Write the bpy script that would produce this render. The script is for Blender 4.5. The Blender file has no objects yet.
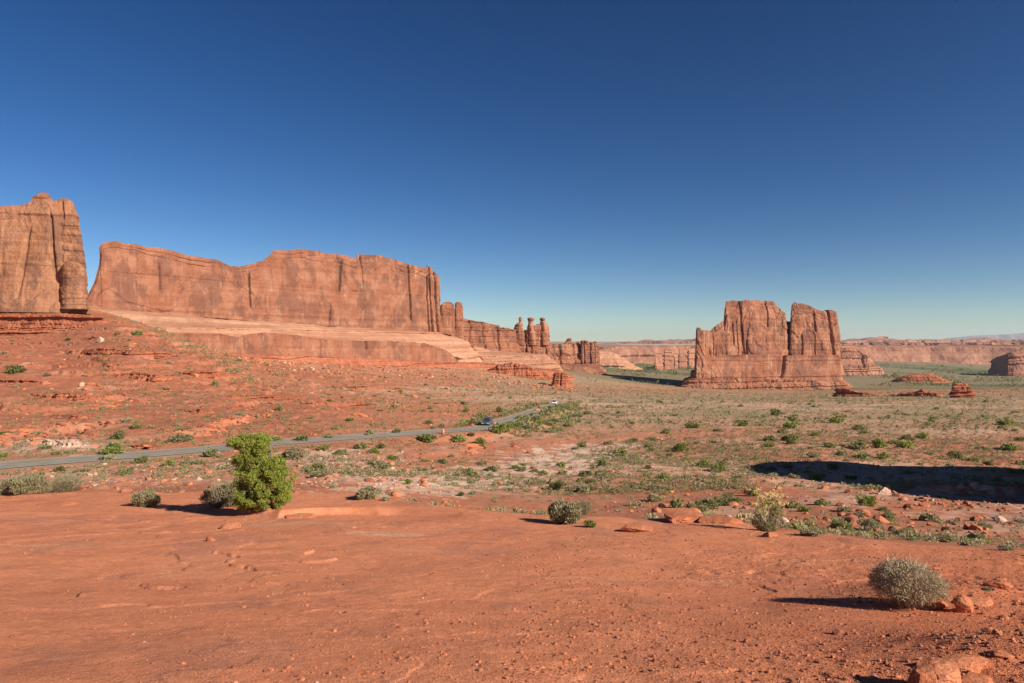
import bpy, math, random
import numpy as np
from mathutils import Vector

random.seed(7)
RNG = np.random.default_rng(7)
sc = bpy.context.scene
COL = sc.collection

# ------------------------------------------------------------------ camera, sky, sun, exposure
F = 683.0; CX = 512.0; CY = 341.5
cam = bpy.data.cameras.new('camera'); camo = bpy.data.objects.new('camera', cam); COL.objects.link(camo)
cam.sensor_width = 36.0; cam.lens = 36.0 * F / 1024.0
cam.clip_start = 0.1; cam.clip_end = 90000
camo.location = (0, 0, 0); camo.rotation_euler = (math.radians(90), 0, 0)
sc.camera = camo

SUN_EL = math.radians(29)
SH = Vector((-1.0, 0.66, 0)).normalized()          # the way shadows fall on level ground
w = bpy.data.worlds.new("World"); sc.world = w; w.use_nodes = True
nt = w.node_tree; bg = nt.nodes['Background']
sky = nt.nodes.new('ShaderNodeTexSky'); sky.sky_type = 'NISHITA'; sky.sun_disc = False
sky.sun_elevation = SUN_EL
sky.sun_rotation = math.atan2(-SH.x, -SH.y)        # compass angle of the sun, measured from +Y towards +X
sky.altitude = 1300; sky.air_density = 0.85; sky.dust_density = 0.0; sky.ozone_density = 1.5
hsv = nt.nodes.new('ShaderNodeHueSaturation'); hsv.inputs['Saturation'].default_value = 1.2; hsv.inputs['Hue'].default_value = 0.505
def _vm(op, a, b):
    n = nt.nodes.new('ShaderNodeVectorMath'); n.operation = op; nt.links.new(a, n.inputs[0]); n.inputs[1].default_value = (b, b, b); return n.outputs[0]
gm = nt.nodes.new('ShaderNodeGamma'); gm.inputs['Gamma'].default_value = 1.32      # polarised desert sky: deeper overhead
nt.links.new(_vm('MULTIPLY', sky.outputs[0], 0.25), gm.inputs['Color'])
nt.links.new(_vm('MULTIPLY', gm.outputs[0], 3.3), hsv.inputs['Color']); nt.links.new(hsv.outputs[0], bg.inputs[0]); bg.inputs[1].default_value = 0.05
sl = bpy.data.lights.new('sun', 'SUN'); sl.energy = 5.0; sl.angle = math.radians(0.5); sl.color = (1.0, 0.92, 0.80)
so = bpy.data.objects.new('sun', sl); COL.objects.link(so)
sd = Vector((SH.x * math.cos(SUN_EL), SH.y * math.cos(SUN_EL), -math.sin(SUN_EL)))
so.rotation_euler = sd.to_track_quat('-Z', 'Y').to_euler()
sc.view_settings.view_transform = 'Standard'; sc.view_settings.look = 'None'
sc.view_settings.exposure = 0.8; sc.view_settings.gamma = 1.0

# ------------------------------------------------------------------ noise
def _h(ix, iy, iz, seed):
    n = (ix.astype(np.int64) * 374761393 + iy.astype(np.int64) * 668265263 + iz.astype(np.int64) * 2147483647 + seed * 974634777) & 0xffffffff
    n = ((n ^ (n >> 13)) * 1274126177) & 0xffffffff
    n = ((n ^ (n >> 16)) * 2246822519) & 0xffffffff
    n = n ^ (n >> 15)
    return (n & 0xffffff) / float(0x7fffff) - 1.0
def n2(x, y, seed=0):
    x, y = np.broadcast_arrays(np.asarray(x, float), np.asarray(y, float))
    fx = np.floor(x); fy = np.floor(y); u = x - fx; v = y - fy
    u = u * u * u * (u * (u * 6 - 15) + 10); v = v * v * v * (v * (v * 6 - 15) + 10)
    z0 = np.zeros_like(fx)
    a = _h(fx, fy, z0, seed); b = _h(fx + 1, fy, z0, seed); c = _h(fx, fy + 1, z0, seed); d = _h(fx + 1, fy + 1, z0, seed)
    return (a * (1 - u) + b * u) * (1 - v) + (c * (1 - u) + d * u) * v
def n3(x, y, z, seed=0):
    x, y, z = np.broadcast_arrays(np.asarray(x, float), np.asarray(y, float), np.asarray(z, float))
    fx = np.floor(x); fy = np.floor(y); fz = np.floor(z); u = x - fx; v = y - fy; t = z - fz
    u = u * u * (3 - 2 * u); v = v * v * (3 - 2 * v); t = t * t * (3 - 2 * t)
    r = 0
    for k, wt in ((0, 1 - t), (1, t)):
        a = _h(fx, fy, fz + k, seed); b = _h(fx + 1, fy, fz + k, seed); c = _h(fx, fy + 1, fz + k, seed); d = _h(fx + 1, fy + 1, fz + k, seed)
        r = r + wt * ((a * (1 - u) + b * u) * (1 - v) + (c * (1 - u) + d * u) * v)
    return r
def fbm2(x, y, o=4, seed=0, g=0.5):
    r = 0; a = 1; s = 0
    for k in range(o):
        ca, sa = math.cos(0.6 * k), math.sin(0.6 * k)
        r = r + a * n2((x * ca - y * sa) * 2 ** k + 17.3 * k, (x * sa + y * ca) * 2 ** k - 9.1 * k, seed + k); s += a; a *= g
    return r / s
def fbm3(x, y, z, o=4, seed=0, g=0.5):
    r = 0; a = 1; s = 0
    for k in range(o):
        r = r + a * n3(x * 2 ** k + 5.7 * k, y * 2 ** k, z * 2 ** k - 3.1 * k, seed + k); s += a; a *= g
    return r / s
def sstep(a, b, x):
    t = np.clip((x - a) / (b - a), 0, 1); return t * t * (3 - 2 * t)

# ------------------------------------------------------------------ shape of the land (heights below the viewpoint)
KX = np.array([-300, 0, 60, 120, 200, 260, 330, 400, 470, 560, 650, 760, 880, 1024, 1400], float)
TAB = {
 35:  [505,505,505,505,505,505,508,510,520,530,530,530,533,538,560],
 50:  [500,498,498,498,496,496,494,500,508,515,515,512,513,518,530],
 65:  [492,490,490,489,487,485,484,488,495,500,499,497,499,502,510],
 80:  [486,482,481,478,474,472,471,475,482,487,486,484,486,489,492],
 92:  [478,466,465,466,465,462,461,464,471,476,476,475,478,481,485],
 110: [465,450,449,449,449,449,451,454,460,464,465,464,467,470,474],
 130: [450,432,431,432,433,435,438,442,447,452,454,453,455,457,462],
 160: [425,405,405,407,411,416,422,426,430,435,439,438,439,441,446],
 200: [395,380,381,386,394,402,408,413,418,422,426,426,427,428,432],
 250: [360,356,358,347,364,385,397,403,408,413,416,416,416,417,422],
 300: [345,343,341,330,347,375,390,397,402,406,409,410,409,409,414],
 340: [335,334,330,318,344,370,384,391,396,401,404,405,405,405,409],
 370: [312,312,312,315,346,367,380,388,393,399,403,404,403,402,406],
 450: [300,300,302,318,350,363,373,382,389,395,399,401,400,399,402],
 600: [285,285,295,308,335,350,360,370,378,389,394,399,397,396,397],
 800: [280,285,290,300,325,335,345,354,363,380,391,396,394.5,392.5,393],
 1000:[280,285,290,300,320,330,340,345,355,375,388,393.5,391.5,390,390],
 1300:[280,285,290,300,320,330,338,342,348,369,379,385.5,384.5,384.5,384],
 1700:[280,290,300,310,325,335,340,345,352,363,374.5,377,378,379.5,379],
 2300:[290,300,310,320,330,338,342,348,354,362,368.5,368,370,374.5,372],
 3000:[320,325,330,335,340,345,350,356,362,364,364,362,362,368,368],
 3400:[322,326,331,336,341,346,350,355,360,362,361,360,360.5,365,366],
 3900:[348,348,348,348,348,348,348,348,348,348,347.5,347.5,347,346.5,346],
 6000:[344.6]*15, 12000:[342.6]*15, 40000:[341.4]*15 }
EDX = [-300, 0, 200, 350, 450, 560, 640, 700, 770, 850, 1024, 1400]
EDV = [30, 29, 29, 28, 23, 20.5, 19.5, 20, 17.5, 15, 12.5, 10]
SD = [0, 2, 4.2, 8, 12, 16, 22, 30]; SZ = [-1.6, -1.78, -2.1, -3.05, -3.82, -4.5, -5.42, -6.55]
GT = np.linspace(-1.3, 1.4, 541)                 # x / depth
GL = np.linspace(math.log(1.0), math.log(40000), 1400)
_px = CX + F * GT
_Dk = sorted(TAB)
_E = np.interp(_px, EDX, EDV)
ZG = np.zeros((len(GL), len(GT)))
_tab = np.array([TAB[d] for d in _Dk])
_D = np.exp(GL)
for j in range(len(GT)):
    ys = np.array([np.interp(_px[j], KX, _tab[i]) for i in range(len(_Dk))])
    zs = -(ys - CY) / F * np.array(_Dk)
    e = _E[j]
    kd = list(np.linspace(0, e, 80)); kz = list(np.interp(kd, SD, SZ))
    ZG[:, j] = np.interp(_D, kd + _Dk, kz + list(zs))
def blur(a, k, ax):
    ker = np.exp(-0.5 * (np.arange(-3 * k, 3 * k + 1) / k) ** 2); ker /= ker.sum()
    p = [(0, 0), (0, 0)]; p[ax] = (3 * k, 3 * k); b = np.pad(a, p, mode='edge')
    return np.apply_along_axis(lambda v: np.convolve(v, ker, 'valid'), ax, b)
ZB = blur(blur(ZG, 7, 0), 5, 1)
ZS = blur(ZG, 2, 0)                              # sharper near the slab's lip
_m = sstep(3.4, 3.9, GL)[:, None]
ZG = ZS * (1 - _m) + ZB * _m

# the park road: pixel column, height in the picture, distance
ROADP = [(-420, 500, 68), (-150, 482, 82), (0, 465.5, 92), (100, 457.5, 100), (200, 449.5, 110), (290, 441.5, 121), (380, 435, 133), (440, 431, 143), (484, 427.5, 158), (505, 421, 178), (530, 413.5, 208), (545, 408, 252), (556, 404.5, 300), (566, 402.8, 325)]
RP = np.array([((p - CX) / F * d, d, -(y - CY) / F * d) for p, y, d in ROADP])
def catmull(P, n):
    out = []
    Q = np.vstack([2 * P[0] - P[1], P, 2 * P[-1] - P[-2]])
    for i in range(1, len(Q) - 2):
        for k in range(n):
            t = k / n; a, b, c, d = Q[i - 1], Q[i], Q[i + 1], Q[i + 2]
            out.append(0.5 * (2 * b + (c - a) * t + (2 * a - 5 * b + 4 * c - d) * t * t + (3 * b - a - 3 * c + d) * t ** 3))
    out.append(P[-1]); return np.array(out)
RD = catmull(RP, 14)
def road_dist(x, y):
    best = np.full(x.shape, 1e9); bz = np.zeros(x.shape)
    m = (y > 60) & (y < 450) & (x > -130) & (x < 75)
    xs = x[m]; ys = y[m]; bb = best[m]; zz = bz[m]
    if xs.size == 0: return best, bz
    for i in range(len(RD) - 1):
        a = RD[i]; b = RD[i + 1]; d = b - a; L = d[0] ** 2 + d[1] ** 2
        t = np.clip(((xs - a[0]) * d[0] + (ys - a[1]) * d[1]) / L, 0, 1)
        q = np.hypot(xs - a[0] - t * d[0], ys - a[1] - t * d[1])
        k = q < bb; bb = np.where(k, q, bb); zz = np.where(k, a[2] + t * d[2], zz)
    best[m] = bb; bz[m] = zz
    return best, bz

def slab_edge(px): return np.interp(px, EDX, EDV)
def ground_z(x, y, detail=True):
    x = np.atleast_1d(np.asarray(x, float)); y = np.atleast_1d(np.asarray(y, float))
    r = np.hypot(x, y)
    D = np.maximum(y, r * 0.62)                  # to the side and behind, the land carries on
    D = np.maximum(D, 1.0)
    t = np.clip(x / D, GT[0], GT[-1])
    fi = np.clip((np.log(D) - GL[0]) / (GL[1] - GL[0]), 0, len(GL) - 1.001); fj = (t - GT[0]) / (GT[1] - GT[0]); fj = np.clip(fj, 0, len(GT) - 1.001)
    i = fi.astype(int); j = fj.astype(int); u = fi - i; v = fj - j
    z = (ZG[i, j] * (1 - v) + ZG[i, j + 1] * v) * (1 - u) + (ZG[i + 1, j] * (1 - v) + ZG[i + 1, j + 1] * v) * u
    px = CX + F * t
    if detail:
        e = slab_edge(px) + 1.2 * fbm2(px / 60, px * 0, 3, 5)
        sl = 1 - sstep(-1.5, 1.5, D - e)         # on the slab
        # slab: soft swells, shallow steps, fine roughness
        s = 0.08 * fbm2(x / 5.0, y / 5.0, 3, 11) + 0.024 * fbm2(x / 1.3, y / 1.3, 4, 12)
        q = fbm2(x / 4.2 + 3, y / 3.6, 4, 14) + 0.15 * fbm2(x / 0.7, y / 0.7, 3, 15); sm_ = 0.35 + 0.9 * sstep(-0.1, 0.4, fbm2(x / 5, y / 5, 2, 16))
        for lv, hh in ((-0.22, 0.025), (0.06, 0.04), (0.30, 0.03)):
            s = s + 0.85 * hh * sm_ * (sstep(0, 0.022, q - lv) - 0.5)
        gr = sstep(0.0, 0.35, fbm2(x / 4.0, y / 4.0, 3, 20) + (px - 560) / 700.0)
        s = s + gr * 0.010 * fbm2(x / 0.10, y / 0.10, 2, 13) * (D < 14)
        # rubble mound near the right-hand corner
        s = s + 0.22 * np.exp(-(((x - 5.2) / 1.25) ** 2 + ((y - 7.9) / 0.9) ** 2)) + 0.16 * np.exp(-(((x - 3.6) / 0.8) ** 2 + ((y - 5.0) / 0.6) ** 2))
        # the two-lobed ledge under the juniper
        cx = -6.3; cy = 20.6
        ang = (x - cx) / 2.6
        le = cy - 0.7 + 0.8 * np.abs(np.sin(ang * 2.0 + 0.4)) + 0.35 * fbm2(x / 1.4, y / 1.4, 3, 77)
        s = s + 0.20 * sstep(0, 0.35, y - le) * (1 - sstep(0.6, 3.2, y - le)) * (1 - sstep(0.75, 1.1, np.abs(ang)))
        # valley
        far = sstep(150, 700, D); hill0 = sstep(430, 300, px) * sstep(105, 135, D)
        vz = (0.55 * fbm2(x / 17, y / 17, 3, 31) + 0.16 * fbm2(x / 4.1, y / 4.1, 2, 32)) * (1 - 0.3 * far)
        vz = vz + (D < 380) * (0.07 + 0.10 * hill0) * fbm2(x / 1.3, y / 1.3, 3, 33)
        vz = vz + far * 1.6 * fbm2(x / 90, y / 90, 3, 34)
        # small ledges that break the slopes
        hill = sstep(430, 300, px) * sstep(105, 135, D) * (1 - sstep(420, 520, D)) + 0.35 * sstep(60, 80, D) * (1 - sstep(400, 700, D)) * sstep(300, 430, px)
        a = (z + 0.9 * fbm2(x / 14, y / 14, 3, 41)) / 2.3
        fr = a - np.floor(a); am = sstep(-0.15, 0.35, fbm2(x / 22, y / 9, 2, 43))
        vz = vz + hill * am * 1.5 * (sstep(0.42, 0.50, fr) - fr)
        a2 = (z + 0.6 * fbm2(x / 5, y / 5, 3, 44)) / 0.8
        fr2 = a2 - np.floor(a2); am2 = sstep(0.0, 0.4, fbm2(x / 9, y / 5, 2, 45))
        vz = vz + hill * am2 * 0.55 * (sstep(0.4, 0.55, fr2) - fr2)
        # lumpy road bank
        bank = sstep(56, 64, D) * (1 - sstep(88, 96, D)) * sstep(470, 400, px)
        vz = vz + bank * 0.35 * np.abs(fbm2(x / 2.2, y / 2.2, 3, 47))
        # broken ledge at the right, in front of the big shadow
        lr = 71 + 3 * fbm2(x / 7, x * 0, 3, 51)
        vz = vz + 0.9 * sstep(0, 0.8, y - lr) * (1 - sstep(2, 12, y - lr)) * sstep(40, 46, x)
        z = z + s * sl + vz * (1 - sl) * sstep(0, 12, D - e)
        z = z + 0.25 * sstep(-3.0, -0.5, D - e) * (1 - sstep(0.2, 2.0, D - e)) * 0.45 * np.clip(fbm2(x / 2.2, y / 3.0, 3, 55) + 0.1, -0.3, 1)
        rd, rz = road_dist(x, y)
        k = 1 - sstep(5.0, 11.0, rd)
        z = z * (1 - k) + (rz - 0.10) * k
    return z

def ray_hit(px, py, dmin=2.5, dmax=4000):
    D = np.exp(np.linspace(math.log(dmin), math.log(dmax), 3000))
    x = (px - CX) / F * D; zr = -(py - CY) / F * D
    g = ground_z(x, D)
    k = np.nonzero(g >= zr)[0]
    i = k[0] if len(k) else np.argmin(np.abs(g - zr))
    return float(x[i]), float(D[i]), float(g[i])

# ------------------------------------------------------------------ object helpers
def mesh_from(name, V, FA, mats, midx=None, smooth=False, cols=None):
    me = bpy.data.meshes.new(name)
    V = np.asarray(V, np.float32); FA = np.asarray(FA, np.int32)
    me.vertices.add(len(V)); me.vertices.foreach_set('co', V.ravel())
    nf, k = FA.shape
    me.loops.add(nf * k); me.loops.foreach_set('vertex_index', FA.ravel())
    me.polygons.add(nf); me.polygons.foreach_set('loop_start', np.arange(0, nf * k, k, dtype=np.int32))
    try: me.polygons.foreach_set('loop_total', np.full(nf, k, np.int32))
    except Exception: pass
    me.polygons.foreach_set('use_smooth', np.full(nf, smooth, bool))
    if not isinstance(mats, (list, tuple)): mats = [mats]
    for m in mats: me.materials.append(m)
    if midx is not None: me.polygons.foreach_set('material_index', np.asarray(midx, np.int32))
    if cols is not None:
        at = me.color_attributes.new('soil', 'FLOAT_COLOR', 'POINT')
        c = np.ones((len(V), 4), np.float32); c[:, :3] = cols
        at.data.foreach_set('color', c.ravel())
    me.update(); me.validate()
    return me
def link(name, me, parent=None, loc=None):
    o = bpy.data.objects.new(name, me); COL.objects.link(o)
    if parent is not None: o.parent = parent
    if loc is not None: o.location = loc
    return o
def tag(o, label=None, cat=None, group=None, kind=None):
    if label: o['label'] = label
    if cat: o['category'] = cat
    if group: o['group'] = group
    if kind: o['kind'] = kind
    return o
def empty(name, loc=(0, 0, 0), rz=0):
    o = bpy.data.objects.new(name, None); COL.objects.link(o); o.location = loc; o.rotation_euler = (0, 0, rz)
    o.empty_display_size = 0.2; return o
def copy_tree(o, parent=None):
    c = o.copy(); COL.objects.link(c)
    if parent is not None: c.parent = parent
    for ch in [k for k in o.children]: copy_tree(ch, c)
    return c

# ------------------------------------------------------------------ materials
class NT:
    def __init__(s, name, rough=0.9, spec=0.15):
        s.m = bpy.data.materials.new(name); s.m.use_nodes = True; s.n = s.m.node_tree.nodes; s.l = s.m.node_tree.links
        s.b = s.n['Principled BSDF']; s.b.inputs['Roughness'].default_value = rough; s.b.inputs['Specular IOR Level'].default_value = spec
        s.g = s.n.new('ShaderNodeNewGeometry')
    def sock(s, node, i, v):
        if isinstance(v, (int, float)): node.inputs[i].default_value = v
        elif isinstance(v, tuple): node.inputs[i].default_value = v if len(v) == len(node.inputs[i].default_value) else v + (1,)
        else: s.l.new(v, node.inputs[i])
    def scale(s, v, k):
        n = s.n.new('ShaderNodeVectorMath'); n.operation = 'MULTIPLY'; s.l.new(v, n.inputs[0]); n.inputs[1].default_value = k; return n.outputs[0]
    def noise(s, v, sc_, det=4, rough=0.55, dist=0.0):
        n = s.n.new('ShaderNodeTexNoise'); s.l.new(v, n.inputs['Vector']); n.inputs['Scale'].default_value = sc_
        n.inputs['Detail'].default_value = det; n.inputs['Roughness'].default_value = rough; n.inputs['Distortion'].default_value = dist; return n.outputs[0]
    def vor(s, v, sc_, feat='F1'):
        n = s.n.new('ShaderNodeTexVoronoi'); n.feature = feat; s.l.new(v, n.inputs['Vector']); n.inputs['Scale'].default_value = sc_; return n.outputs[0]
    def ramp(s, v, a, b, lo=0.0, hi=1.0):
        n = s.n.new('ShaderNodeMapRange'); n.interpolation_type = 'SMOOTHSTEP'; s.l.new(v, n.inputs[0])
        n.inputs[1].default_value = a; n.inputs[2].default_value = b; n.inputs[3].default_value = lo; n.inputs[4].default_value = hi; return n.outputs[0]
    def math(s, op, a, b=0.0):
        n = s.n.new('ShaderNodeMath'); n.operation = op; s.sock(n, 0, a); s.sock(n, 1, b); return n.outputs[0]
    def mix(s, f, a, b, blend='MIX'):
        n = s.n.new('ShaderNodeMix'); n.data_type = 'RGBA'; n.blend_type = blend
        s.sock(n, 0, f)
        for i, v in ((6, a), (7, b)):
            if isinstance(v, tuple): n.inputs[i].default_value = v + (1,)
            else: s.l.new(v, n.inputs[i])
        return n.outputs[2]
    def col(s, v):
        if isinstance(v, tuple): s.b.inputs['Base Color'].default_value = v + (1,)
        else: s.l.new(v, s.b.inputs['Base Color'])
    def bump(s, h, dist, strength=1.0, prev=None):
        n = s.n.new('ShaderNodeBump'); s.l.new(h, n.inputs['Height']); n.inputs['Distance'].default_value = dist; n.inputs['Strength'].default_value = strength
        if prev is not None: s.l.new(prev, n.inputs['Normal'])
        return n.outputs[0]
    def normal(s, v): s.l.new(v, s.b.inputs['Normal'])

def ground_mat():
    t = NT('desert_ground', 0.95, 0.05); P = t.g.outputs['Position']
    a = t.n.new('ShaderNodeAttribute'); a.attribute_name = 'soil'
    c = a.outputs['Color']
    f1 = t.noise(P, 0.9, 6, 0.62); c = t.mix(t.ramp(f1, 0.3, 0.7), t.mix(1.0, c, (0.84, 0.82, 0.82), 'MULTIPLY'), t.mix(1.0, c, (1.1, 1.1, 1.1), 'MULTIPLY'))
    f2 = t.noise(P, 14, 5, 0.7); c = t.mix(t.ramp(f2, 0.35, 0.7), t.mix(1.0, c, (0.86, 0.85, 0.86), 'MULTIPLY'), t.mix(1.0, c, (1.08, 1.08, 1.1), 'MULTIPLY'))
    f4 = t.noise(P, 0.9, 9, 0.68); c = t.mix(t.ramp(f4, 0.50, 0.545), c, t.mix(1.0, c, (0.80, 0.80, 0.83), 'MULTIPLY'))
    f5 = t.noise(P, 4.5, 6, 0.7); c = t.mix(t.ramp(f5, 0.56, 0.62), c, t.mix(1.0, c, (1.12, 1.14, 1.16), 'MULTIPLY'))
    f3 = t.vor(P, 34); sp = t.ramp(f3, 0.14, 0.26, 1.0, 0.0)
    msk = t.math('MULTIPLY', sp, t.ramp(t.noise(P, 0.5, 3), 0.32, 0.62, 0.25, 1.0))
    c = t.mix(t.math('MULTIPLY', msk, 0.5), c, t.mix(1.0, c, (0.45, 0.38, 0.36), 'MULTIPLY'))
    t.col(c)
    h = t.noise(P, 0.7, 8, 0.62); n1 = t.bump(h, 0.10, 0.5)
    h2 = t.noise(P, 22, 5, 0.7); n2_ = t.bump(h2, 0.02, 0.8, n1)
    gv = t.vor(P, 55); n2_ = t.bump(t.ramp(gv, 0.0, 0.45, 1.0, 0.0), 0.010, 0.7, n2_)
    t.normal(n2_); return t.m

def rock_mat(name, base, light, dark, S, streak=1.0, strata=0.5, lightamt=0.5, bump=1.0):
    t = NT(name, 0.92, 0.08); P = t.g.outputs['Position']
    big = t.noise(P, 1.6 / S, 5, 0.6)
    c = t.mix(t.ramp(big, 0.35, 0.68), base, light)
    # beds: thin level bands
    bed = t.noise(t.scale(P, (0.06 / S, 0.06 / S, 3.2 / S)), 1.6, 5, 0.65, 0.25)
    c = t.mix(t.math('MULTIPLY', t.ramp(bed, 0.42, 0.64), strata), c, t.mix(1.0, c, (0.72, 0.60, 0.58), 'MULTIPLY'))
    # streaks run down the faces, broken into patches
    st = t.noise(t.scale(P, (3.4 / S, 3.4 / S, 0.14 / S)), 1.5, 5, 0.65)
    pt = t.noise(P, 0.9 / S, 4, 0.6)
    k = t.math('MULTIPLY', t.ramp(st, 0.50, 0.68), t.ramp(pt, 0.40, 0.55))
    c = t.mix(t.math('MULTIPLY', k, 0.6 * streak), c, dark)
    pt2 = t.noise(t.scale(P, (1.3, 1.3, 0.9)), 1.0 / S, 4, 0.6)
    varn = t.ramp(pt2, 0.50, 0.56); c = t.mix(t.math('MULTIPLY', varn, 0.62 * streak), c, dark)
    st2 = t.noise(t.scale(P, (5.0 / S, 5.0 / S, 0.2 / S)), 1.7, 4, 0.6); pt3 = t.noise(P, 1.4 / S, 3, 0.6)
    k2 = t.math('MULTIPLY', t.ramp(st2, 0.54, 0.72), t.ramp(pt3, 0.5, 0.64))
    c = t.mix(t.math('MULTIPLY', k2, lightamt), c, (0.44, 0.27, 0.18))
    fine = t.noise(P, 22.0 / S, 6, 0.7)
    c = t.mix(t.ramp(fine, 0.3, 0.7), t.mix(1.0, c, (0.80, 0.78, 0.77), 'MULTIPLY'), t.mix(1.0, c, (1.12, 1.12, 1.12), 'MULTIPLY'))
    t.col(c)
    h = t.noise(t.scale(P, (1, 1, 0.45)), 5.0 / S, 9, 0.66); b1 = t.bump(h, 0.075 * S * bump, 0.8)
    hb = t.noise(t.scale(P, (0.12, 0.12, 2.4)), 3.0 / S, 5, 0.6); b2 = t.bump(hb, 0.05 * S * bump, 0.6, b1)
    t.normal(b2); return t.m

def plain(name, col, rough=0.6, spec=0.3, metal=0.0, var=0.12, scale=8.0):
    t = NT(name, rough, spec); P = t.g.outputs['Position']
    f = t.noise(P, scale, 4); t.col(t.mix(t.ramp(f, 0.3, 0.7), tuple(v * (1 - var) for v in col), tuple(min(1, v * (1 + var)) for v in col)))
    t.b.inputs['Metallic'].default_value = metal; return t.m
def leaf_mat(name, a, b, cc, sc_=3.0, trans=0.35):
    t = NT(name, 0.75, 0.15); P = t.g.outputs['Position']
    oi = t.n.new('ShaderNodeObjectInfo')
    f = t.noise(P, sc_, 3, 0.6); c = t.mix(t.ramp(f, 0.35, 0.65), a, b)
    f2 = t.noise(P, sc_ * 9, 2, 0.6); c = t.mix(t.ramp(f2, 0.45, 0.7), c, cc)
    hs = t.n.new('ShaderNodeHueSaturation'); t.l.new(c, hs.inputs['Color']); t.l.new(t.math('ADD', t.math('MULTIPLY', oi.outputs['Random'], 0.5), 1.0), hs.inputs['Value'])
    t.col(hs.outputs[0])
    tr = t.n.new('ShaderNodeBsdfTranslucent'); t.l.new(hs.outputs[0], tr.inputs[0]); mx = t.n.new('ShaderNodeMixShader'); mx.inputs[0].default_value = trans
    out = t.n['Material Output']; t.l.new(t.b.outputs[0], mx.inputs[1]); t.l.new(tr.outputs[0], mx.inputs[2]); t.l.new(mx.outputs[0], out.inputs[0])
    return t.m

M = {}
M['ground'] = ground_mat()
TERRA = (0.255, 0.100, 0.056); TLT = (0.325, 0.150, 0.090); TDK = (0.125, 0.058, 0.042)
M['wall'] = rock_mat('cliff_sandstone', TERRA, TLT, TDK, 22, 0.8, 0.35, 0.5)
M['butte'] = rock_mat('butte_sandstone', (0.30, 0.135, 0.072), (0.345, 0.168, 0.095), (0.14, 0.070, 0.048), 16, 0.9, 0.3, 0.35)
M['tower'] = rock_mat('tower_sandstone', (0.27, 0.103, 0.057), (0.37, 0.18, 0.11), (0.12, 0.052, 0.038), 30, 0.85, 0.3, 1.0)
M['slick'] = rock_mat('pale_slickrock', (0.42, 0.215, 0.130), (0.46, 0.25, 0.155), (0.33, 0.15, 0.09), 22, 0.6, 0.9, 0.35, 0.5)
M['ledge'] = rock_mat('layered_red_ledge', (0.34, 0.115, 0.058), (0.40, 0.155, 0.085), (0.20, 0.07, 0.042), 6, 0.4, 0.8, 0.2, 1.3)
M['far'] = rock_mat('far_mesa_sandstone', (0.34, 0.155, 0.095), (0.39, 0.20, 0.13), (0.20, 0.095, 0.07), 70, 0.6, 0.5, 0.5)
M['boulder'] = rock_mat('red_boulder', (0.44, 0.15, 0.072), (0.50, 0.20, 0.105), (0.30, 0.105, 0.058), 0.8, 0.3, 0.3, 0.1, 0.9)
M['pale'] = rock_mat('pale_boulder', (0.46, 0.29, 0.205), (0.54, 0.39, 0.30), (0.37, 0.20, 0.135), 1.2, 0.3, 0.3, 0.3, 0.8)
M['dark_stone'] = rock_mat('dark_red_stone', (0.24, 0.085, 0.05), (0.32, 0.13, 0.08), (0.15, 0.06, 0.04), 1.0, 0.3, 0.3, 0.1, 0.8)
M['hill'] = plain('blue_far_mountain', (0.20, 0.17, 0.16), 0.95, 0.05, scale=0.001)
M['sage'] = leaf_mat('grey_sage_leaves', (0.215, 0.185, 0.095), (0.27, 0.235, 0.13), (0.34, 0.30, 0.175), 4)
M['dry'] = leaf_mat('dry_straw_leaves', (0.27, 0.195, 0.11), (0.37, 0.28, 0.165), (0.60, 0.49, 0.33), 9)
M['olive'] = leaf_mat('olive_leaves', (0.165, 0.165, 0.062), (0.22, 0.21, 0.085), (0.29, 0.27, 0.12), 4)
M['green'] = leaf_mat('bright_green_leaves', (0.145, 0.165, 0.042), (0.20, 0.215, 0.055), (0.26, 0.265, 0.08), 4)
M['dkgreen'] = leaf_mat('dark_green_leaves', (0.095, 0.105, 0.038), (0.14, 0.145, 0.05), (0.19, 0.19, 0.07), 4)
M['juniper'] = leaf_mat('juniper_leaves', (0.125, 0.150, 0.024), (0.185, 0.205, 0.034), (0.26, 0.275, 0.06), 2.2, 0.25)
M['yellow'] = leaf_mat('yellow_flowers', (0.42, 0.36, 0.10), (0.52, 0.46, 0.16), (0.60, 0.54, 0.25), 9)
M['orange'] = leaf_mat('orange_flowers', (0.40, 0.20, 0.03), (0.45, 0.24, 0.04), (0.50, 0.28, 0.06), 9)
M['twig'] = plain('grey_brown_twigs', (0.24, 0.18, 0.125), 0.9, 0.1)
M['twigpale'] = plain('pale_dry_twigs', (0.50, 0.39, 0.26), 0.9, 0.1)
M['bark'] = plain('juniper_bark', (0.17, 0.12, 0.085), 0.95, 0.05, var=0.35, scale=14)

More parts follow.
